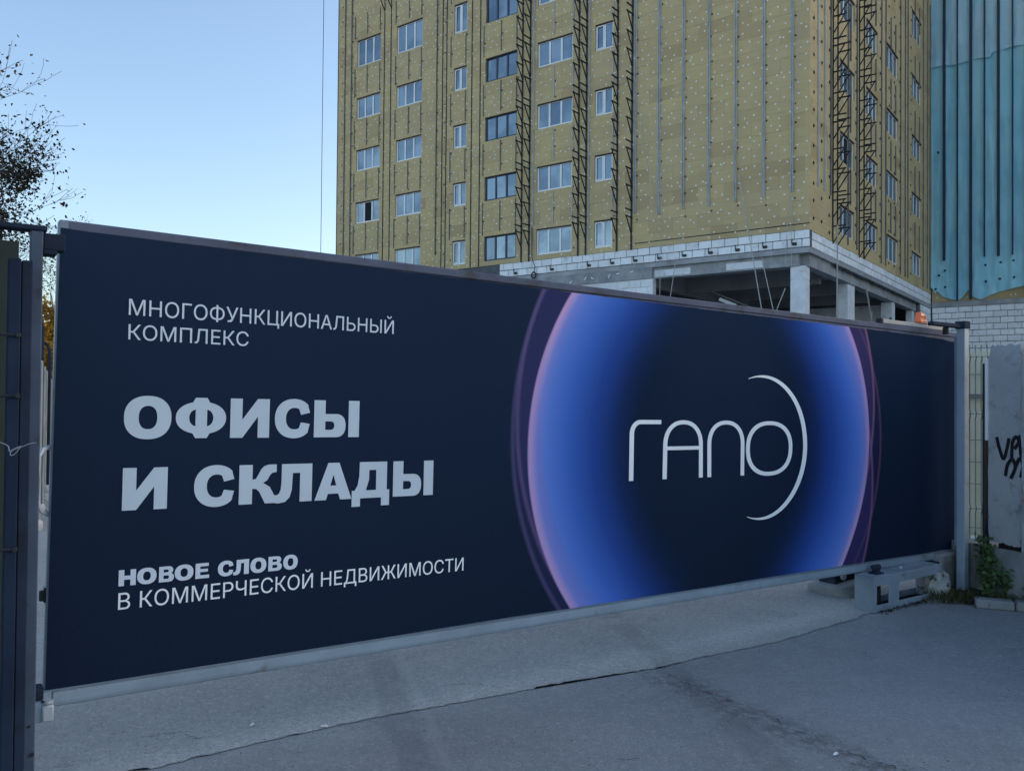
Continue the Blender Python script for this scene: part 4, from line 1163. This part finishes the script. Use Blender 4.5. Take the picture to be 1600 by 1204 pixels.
# u decreases to the right in the picture
def gu(px): return -(px-1545)/47*.30
def gz(py): return 1.65-(py-627)/1290*6.9
V_ = [[(1557, 683), (1561, 700), (1567, 716), (1572, 700), (1575, 684)], [(1579, 713), (1580, 690), (1585, 681), (1589, 688), (1583, 699)], [(1591, 678), (1592, 708), (1598, 709), (1599, 700), (1593, 697)]]
W_ = [[(1570, 742), (1573, 725), (1580, 716), (1584, 728), (1578, 745)], [(1584, 728), (1590, 714), (1595, 722), (1592, 742)]]
spray([[(gu(a), gz(b)) for a, b in p] for p in V_+W_], sa)
# steel post and strips at the slab's left edge
fp = thing('fence_end_post', 'dark rusty steel post with a loose pale strip between mesh fence and slab', 'post', (4.03, 7.05, 0), (0, 0, PYAW))
MB().bbox(.03, .052, -.10, -.04, .35, 1.98, .004).build('post', black_steel, fp)
MB().bbox(.008, .028, -.08, -.04, 1.32, 2.02, .004).build('loose_strip', concrete_white, fp)

# mesh fence: welded wires in front of a cream sheet, from the post to the slab
ME0, ME1 = Vector((4.12, 7.62, 0)), Vector((4.62, 7.42, 0))
mf = thing('mesh_fence', 'cream welded-mesh fence panel backed by a pale sheet, right of the gate post', 'fence', ME0, (0, 0, atan2(ME1.y-ME0.y, ME1.x-ME0.x)))
ML = .30
MB().box(-.2, ML, .05, .056, .42, 2.12).build('backing_sheet', cream, mf)
vw = MB(); zf = [.36, .62, .66, .70, .74, 1.26, 1.30, 1.34, 1.38, 1.9, 1.95, 2.0, 2.05, 2.10, 2.15, 2.2]
def fold(z):
    for c_ in (.68, 1.54, 2.06):
        if abs(z-c_) < .055: return -.06*(1-abs(z-c_)/.055)
    return 0
zl = [.36, .625, .68, .735, 1.485, 1.54, 1.595, 2.005, 2.06, 2.115, 2.17]
for i in range(11):
    x_ = -.19+i*.047; vw.tube([(x_, fold(z)*1.0, z) for z in zl], .0055, 4)
vw.build('vertical_wires', cream_wire, mf)
hw = MB()
for z in (.5, .68, .9, 1.1, 1.3, 1.54, 1.9, 2.06): hw.bar((-.2, .005+fold(z), z), (ML, .005+fold(z), z), .006)
hw.build('horizontal_wires', cream_wire, mf)
MB().box(-.2, ML, -.03, .0, 1.68, 1.72).build('rail', grey_rail, mf)
MB().bbox(.0, .5, -.05, .2, 0, .36, .01).build('kerb_base', concrete_old, mf)

# kerb
kb = MB(); KP = [(3.72, 6.62), (3.98, 6.52), (4.4, 6.36), (5.2, 6.1), (6.5, 5.7)]
kbt = thing('roadside_kerb', 'low grey concrete kerb stone along the foot of the plinth wall at right', 'kerb', (3.72, 6.62, 0))
for (xa_, ya_), (xb_, yb_) in zip(KP[:-1], KP[1:]):
    L = sqrt((xb_-xa_)**2+(yb_-ya_)**2)
    MB().bbox(.004, L-.004, -.0, .12, 0, .075, .012).build('kerb_stone', concrete_old, kbt, (xa_-3.72, ya_-6.62, 0), (0, 0, atan2(yb_-ya_, xb_-xa_)))
so_ = MB(); so_.add([(3.55, 6.80, .012), (3.8, 6.68, .05), (4.4, 6.45, .06), (6.6, 5.75, .06), (6.6, 6.3, .07), (4.35, 6.95, .07), (3.95, 7.35, .05), (3.75, 7.1, .02)], [tuple(range(8))])
so_.build('soil', mat('dark_soil', (.035, .034, .028), .95, .4, 8, .6, 30, bdist=.02), kind='structure')

# leaves
def leaf_mesh(name, pts, m, size, seed, parent=None, aspect=.6, up_=.3, toned=None, loc=(0, 0, 0), **kw):
    r = random.Random(seed); mb = MB(); tn = []
    for p in pts:
        s_ = size*r.uniform(.6, 1.25); d = Vector((r.gauss(0, 1), r.gauss(0, 1), r.gauss(-up_, .7))).normalized()
        u = d.cross(Vector((r.gauss(0, 1), r.gauss(0, 1), r.gauss(0, 1)))).normalized()*s_*aspect*.5
        n_ = d.cross(u).normalized()*s_*.12; p = Vector(p)
        mb.add([p, p+d*s_*.5+u+n_, p+d*s_, p+d*s_*.5-u+n_], [(0, 1, 2), (0, 2, 3)])
        t = r.random() if toned is None else min(1, max(0, toned(p)+r.uniform(-.3, .3))); tn += [t, t]
    me = mb.mesh(name); at = me.attributes.new('tone', 'FLOAT', 'FACE'); at.data.foreach_set('value', tn)
    return link(name, me, m, parent, loc, **kw)
# weeds at the post
def weed(x, y, h, n, seed, label, sz=.045, spread=.10):
    r = random.Random(seed); t = thing('weed_plant', label, 'weed', (x, y, .02), group='weeds at the foot of the plinth')
    stm = MB(); pts = []
    for k in range(6):
        a = r.random()*6.28; l = h*r.uniform(.6, 1); tip = Vector((cos(a)*spread*r.uniform(.3, 1), sin(a)*spread*r.uniform(.3, 1), l))
        mid = Vector((tip.x*.3, tip.y*.3, l*.55)); stm.tube([(0, 0, 0), mid, tip], [.005, .004, .002], 4)
        for i in range(n//6):
            tt = r.uniform(.25, 1); p = mid*(tt/.5) if tt < .5 else mid.lerp(tip, (tt-.5)/.5)
            pts.append(p+Vector((r.gauss(0, .02), r.gauss(0, .02), r.gauss(0, .02))))
    stm.build('stem', mat('weed_stem_%d' % seed, (.07, .10, .04), .8, .2, 9, 0), t)
    leaf_mesh('foliage', pts, leaf_weed, sz, seed+1, t, .75)
weed(4.02, 6.98, .55, 200, 41, 'tall leafy green weed growing right behind the guide post', .055, .14)
weed(4.10, 6.86, .32, 110, 42, 'mid-height green weed leaning against the plinth, right of the tall one', .06, .12)
weed(3.95, 6.84, .25, 150, 43, 'low weed at the front of the clump beside the post foot', .045, .10)
weed(4.20, 6.68, .16, 40, 44, 'small weed between kerb and plinth', .035, .09)
weed(4.42, 6.58, .14, 40, 45, 'small weed between kerb and plinth nearest to the right picture edge', .035, .09)
r = random.Random(55); gmb = MB(); tn = []
for i in range(900):
    u = r.random(); x_ = 3.62+u*1.6+r.gauss(0, .05); y_ = 6.93-u*.62+r.gauss(0, .10)
    if i % 5 == 0: x_, y_ = 3.62+r.gauss(0, .12), 6.83+r.gauss(0, .06)
    h = r.uniform(.02, .085); a = r.random()*6.28; dx, dy = cos(a)*h*.6, sin(a)*h*.6; w_ = .003
    gmb.add([(x_-w_, y_, .02), (x_+w_, y_, .02), (x_+dx*.5+w_, y_+dy*.5, .02+h*.7), (x_+dx, y_+dy, .02+h), (x_+dx*.5-w_, y_+dy*.5, .02+h*.7)], [(0, 1, 2, 3, 4)]); tn.append(r.random())
me = gmb.mesh('grass'); at = me.attributes.new('tone', 'FLOAT', 'FACE'); at.data.foreach_set('value', tn)
link('grass', me, grass_m, kind='stuff')
dl = [(3.35+r.random()*.7, 6.78-r.random()*.15+.1, .012+r.random()*.02) for _ in range(110)]
leaf_mesh('fallen_leaves', dl, leaf_mat('dry_leaves', (.10, .09, .06), (.24, .22, .17), .2), .035, 77, None, .7, 0, kind='stuff')
# dry moss and crumbs along the stand's bottom rail
ml = [(2.86+t*.55+r.gauss(0, .012), 6.425+t*.376+r.gauss(0, .012), .008+r.random()*.01) for t in [r.random() for _ in range(160)]]
leaf_mesh('fallen_leaves', ml, leaf_mat('mossy_crumbs', (.02, .022, .015), (.06, .06, .05), .1), .018, 78, None, .8, 0, kind='stuff')

# ------------------------------------------------------------------ left side: receiving posts, fence panel
def at(px, py, Y):
    u, v = (px-800)/F, (602-py)/F
    d = fwd+rt*u+up*v
    return Vector((0, 0, HC)) + d*(Y/d.y)
blue_grey = mat('blue_grey_paint', (.075, .10, .15), .6, .15, 4, .05, 90, spec=.2, dirt=(.05, .055, .07), dscale=7, dlo=.56, dhi=.75)
lp = thing('gate_receiving_post', 'tall grey steel post with a catch box on top, at the gate\'s left end', 'post', (at(49.5, 800, 3.12).x, 3.12, 0), (0, 0, GYAW))
zt = at(50, 362, 3.12).z
MB().bbox(-.021, .021, -.03, .03, 0, zt, .004).build('post', blue_grey, lp)
MB().bbox(.022, .095, -.02, .05, zt-.068, zt-.004, .004).build('catch_box', steel_dark, lp)
MB().bbox(.022, .068, -.03, .055, zt-.085, zt-.068, .003).build('catch_lip', steel_dark, lp)
MB().bbox(-.30, .034, -.035, .04, zt, zt+.02, .004).build('top_bar', steel_dark, lp)
MB().tube([(.0, -.031, .41), (.0, -.035, .41)], .005, 8).tube([(.012, -.031, .305), (.012, -.036, .305)], .008, 8).build('bolt', black_steel, lp)
MB().bbox(-.08, .06, -.08, .06, 0, .012, .003).build('base_plate', steel_dark, lp)
ch = thing('dark_channel_post', 'dark blue channel-section post clamped to the fence at the left edge', 'post', (at(24, 800, 3.0).x, 3.0, 0), (0, 0, GYAW))
zc = at(24, 405, 3.0).z
MB().bbox(-.036, .004, -.03, .03, 0, zc, .004).build('front_flange', mat('navy_paint', (.020, .031, .056), .8, .15, 4, .04, 60, spec=.05), ch)
MB().bbox(.006, .040, -.02, .03, 0, zc-.004, .003).build('web', steel_dark, ch)
for py in (524, 618, 855):
    z_ = at(10, py, 3.0).z
    MB().tube([(-.09, -.034, z_), (-.01, -.036, z_), (.004, -.034, z_)], .006, 6).bbox(-.01, .006, -.044, -.03, z_-.009, z_+.009, .002).build('clamp', black_steel, ch)
# mesh fence with olive sheet left of the post
fo = at(0, 600, 3.15)
of = thing('mesh_fence', 'olive-backed wire mesh fence panel at the left picture edge', 'fence', (fo.x-.05, 3.10, 0), (0, 0, GYAW))
zp = at(20, 374, 3.15).z
MB().box(-1.2, .125, .03, .036, .10, zp).build('backing_sheet', olive_sheet, of)
wmb = MB()
for i in range(14): wmb.tube([(-.62+i*.048, -.0, .12), (-.62+i*.048, 0, zp-.02)], .0028, 4)
for z in (.35, .95, 1.55, 2.0): wmb.bar((-.7, .004, z), (.02, .004, z), .006)
wmb.build('wires', wire_m, of)
MB().tube([(.032, -.03, .55), (.032, -.03, 1.05), (.028, -.03, 1.9), (.02, -.03, zp-.06), (.0, -.03, zp-.035), (-.03, -.03, zp-.03)], .0035, 5).build('edge_wire', wire_m, of)
# twisted wire tied round the posts
tw = [at(px, py, 2.88) for px, py in ((-6, 690), (4, 692), (13, 697), (15, 705), (20, 702), (32, 697), (30, 701), (22, 710), (16, 710), (20, 703), (36, 697), (46, 693), (58, 691))]
b0 = tw[0].copy()
tq = []
for i in range(len(tw)-1):
    p0, p1, p2, p3 = tw[max(i-1, 0)], tw[i], tw[i+1], tw[min(i+2, len(tw)-1)]
    for k in range(5):
        t = k/5; tq.append(.5*((2*p1)+(p2-p0)*t+(2*p0-5*p1+4*p2-p3)*t*t+(-p0+3*p1-3*p2+p3)*t**3)-b0)
MB().tube(tq, .0016, 5).build('tie_wire', wire_m, None, b0, label='thin bright wire twisted round the two left posts', category='wire')
# stub of foam at the post foot
fs_ = at(15, 1176, 2.95)
lump('foam_lump', (fs_.x, 2.93, .12), .028, .03, .055, mat('old_foam', (.35, .33, .22), .95, .3, 20, .6, 60, dirt=(.05, .05, .04), dscale=25), 19, label='yellowish lump of hardened foam at the foot of the left posts', category='foam')

# ------------------------------------------------------------------ yard behind the gate, left gap
yf = thing('slab_fence', 'long grey concrete slab fence receding along the yard, seen through the left gap', 'fence', (-5.9, 10.2, 0))
fd = Vector((-22.8+5.9, 41-10.2, 0)); FL = fd.length; fd.normalize(); FY = atan2(fd.y, fd.x)
fence_m = mat('fence_slab_concrete', (.36, .37, .36), .9, .15, 1.2, .3, 20, dirt=(.22, .23, .23), dscale=1.2)
pm = MB().bbox(.03, 2.47, -.06, .06, .1, 2.0, .015).mesh('fence_slab'); ppm = MB().bbox(-.09, .09, -.09, .09, 0, 2.06, .012).mesh('fence_post')
for i in range(14):
    link('fence_slab', pm, fence_m, yf, fd*(i*2.5), (0, 0, FY)); link('fence_post', ppm, fence_m, yf, fd*(i*2.5), (0, 0, FY))
def bent_post(px, y0, y1, Y, label, rad=.035):
    base = at(px, y1, Y); topz = at(px, y0, Y).z
    t = thing('bent_pole', label, 'pole', (base.x, Y, 0), group='poles behind the yard fence')
    h = topz; pts = [(0, 0, 0), (0, 0, h-.18), (-.04, 0, h-.06), (-.14, 0, h), (-.35, 0, h+.01)]
    MB().tube(pts, rad, 8).build('shaft', steel_dark, t)
    MB().bbox(-.08, .08, -.08, .08, 0, .02, .004).build('base_plate', steel_dark, t)
bent_post(64, 490, 590, 11.5, 'thick dark bent pole nearest to the light grey gate post', .035)
bent_post(77, 534, 600, 15, 'thin dark bent pole right of the thick one, before yellow leaves', .028)
# pile of pallets and debris in the gap
PB = mat('pale_debris', (.5, .5, .49), .9, .15, 6, .2, 30)
for i, (px, py, w_, h_) in enumerate(((58, 752, .10, .07), (73, 751, .10, .06), (57, 766, .08, .06), (72, 765, .08, .06), (57, 783, .09, .07), (75, 738, .08, .03), (57, 812, .06, .08))):
    p = at(px, py+10, 1.65*F/(py+10-612)*.985)
    lump('rubble_chunk', (p.x, p.y, h_*.6), w_, w_*1.2, h_, PB, 60+i, label=('flat pale rubble chunk at the left of the upper pair in the gap', 'pale rubble chunk inside the pull handle, uppermost but one', 'pale rubble chunk just below the upper left one, beside the grey post', 'pale rubble chunk inside the pull handle, lowest of its column', 'larger rubble chunk third from the top beside the grey post', 'thin flat rubble chunk at the top inside the pull handle', 'rubble chunk lying lowest and nearest beside the grey post')[i], category='rubble', group='rubble seen through the left gap', sub=2, amp=.1)
p = at(54, 860, 1.65*F/(860-612)); MB().bbox(-.012, .012, -.02, .02, 0, .13, .004).build('broken_stake', PB, None, (p.x, p.y, 0), label='short white stake standing on the yard ground by the left post', category='stake')

# ------------------------------------------------------------------ trees
def branch(mb, p, d, l, rad, depth, r, tips, spread=.55, upb=.12, split=3, seg=4, curl=.16):
    pts = [p]; rs = [rad]; dd = d.copy()
    for i in range(seg):
        dd = (dd + Vector((r.gauss(0, curl), r.gauss(0, curl), r.gauss(upb*.5, curl*.7)))).normalized()
        p = p+dd*l/seg; pts.append(p); rs.append(max(.0025, rad*(1-.55*(i+1)/seg)))
        if depth <= 1: tips.append((p.copy(), dd.copy()))
    mb.tube(pts, rs, 5 if rad > .03 else 4, cap=False)
    if depth == 0: return
    for k in range(split):
        t = r.uniform(.35, 1) if k else 1.0
        i = min(seg, max(1, int(round(t*seg)))); base = pts[i]
        nd = (dd*.8 + Vector((r.gauss(0, spread), r.gauss(0, spread), r.gauss(upb, spread)))).normalized()
        branch(mb, base, nd, l*r.uniform(.55, .82), rs[i]*.72, depth-1, r, tips, spread, upb, split, seg, curl)

def tree(name, label, loc, limbs, trunk, leaf_m, size, per, seed, spread=.55, upb=.12, split=3, bark_m=bark, jit=.12, group=None, aspect=.6, dens=None, depth=4):
    r = random.Random(seed); t = thing(name, label, 'tree', loc, group=group)
    mb = MB(); tips = []
    h = trunk[1]; mb.tube([(0, 0, 0), (.03*h, .01, h*.35), (.02*h, -.02*h, h*.7), (0, 0, h)], [trunk[0], trunk[0]*.8, trunk[0]*.62, trunk[0]*.45], 10)
    for (z, d, l, rad) in limbs:
        branch(mb, Vector((0, 0, z)), Vector(d).normalized(), l, rad, depth, r, tips, spread, upb, split)
    mb.build('trunk', bark_m, t)
    pts = []
    for p, dd in tips:
        k = per if dens is None else per*dens(p)
        n_ = int(k)+(1 if r.random() < k-int(k) else 0)
        for _ in range(n_): pts.append(p+Vector((r.gauss(0, jit), r.gauss(0, jit), r.gauss(0, jit))))
    leaf_mesh('crown', pts, leaf_m, size, seed+1, t, aspect, .5)
    return t
# bare-branched dark tree reaching in at the upper left
TZ = -1.15
dt = tree('autumn_tree', 'dark half-bare autumn tree reaching in at the upper left picture edge', (-9.72, 11.8, 0),
     [(3.1, (.9, .0, .5), 1.75, .05), (3.2, (.85, .25, .45), 1.6, .05), (3.0, (.9, -.2, .5), 1.5, .05), (3.6+TZ, (.5, 0, .55), 1.7, .06), (4.0+TZ, (.8, -.15, .45), 1.7, .055), (3.3+TZ, (.75, .1, .25), 1.25, .055), (4.3+TZ, (-.4, .3, .8), 1.8, .06), (4.4+TZ, (.2, -.4, .9), 1.6, .06), (3.9+TZ, (-.7, -.4, .5), 1.5, .055)],
     (.14, 4.5), leaf_dark, .066, 1.3, 101, .42, .10, 4, bark, .08, None, .55,
     lambda p: 0 if p.z < 3.95 else 3.4 if p.x < 2.7 and p.z < 5.0 else (1.0 if p.x < 3.0 else .55))
# golden trees behind the yard fence
for i, (x_, y_, h_, lab) in enumerate(((-29.3, 52, 4.0, 'golden autumn tree in sunlight behind the slab fence, nearest to the bent poles'), (-33.6, 60, 5.0, 'taller golden tree farther behind the slab fence, in the left gap'), (-31.1, 54.8, 3.2, 'round golden tree just left of the gate edge, behind the fence'))):
    tree('golden_tree', lab, (x_, y_, 0), [(h_*.35, (.6, .1, .5), 2.6, .06), (h_*.5, (-.6, .2, .5), 1.9, .05), (h_*.6, (.1, -.6, .6), 1.8, .05), (h_*.6, (.1, .6, .6), 1.8, .05), (h_*.9, (.1, .1, 1), 1.7, .05), (h_*.25, (.1, -.8, .3), 1.7, .05)], (.13, h_), leaf_gold, .27, 3.2, 120+i*5, .6, .1, 3, bark, .25, 'golden trees behind the yard fence')
tree('birch_tree', 'thin sparse birch whose twigs rise in the gap above the golden trees', (-17.05, 31.5, 0),
     [(3.2, (.3, .1, .9), 1.8, .05), (4.0, (-.4, .1, .8), 1.6, .045), (4.6, (.4, -.2, .7), 1.4, .04), (5.0, (-.3, -.2, .8), 1.3, .04), (5.4, (.1, .1, 1), 1.5, .04)], (.11, 5.4), leaf_birch, .11, .7, 140, .40, .15, 3, birch_bark, .12)
# far wood behind the site
r = random.Random(91); pts = []
for i in range(9000):
    x_ = r.uniform(-75, -32); k = sin(x_*.35)*1.2+sin(x_*.13+1)*1.5; pts.append((x_, 72+r.gauss(0, 3)+x_*.1, max(.2, min(r.gauss(3.2, 2.2), 6.2+k))))
leaf_mesh('woods', pts, leaf_gold, .75, 92, None, .8, .3, kind='stuff')
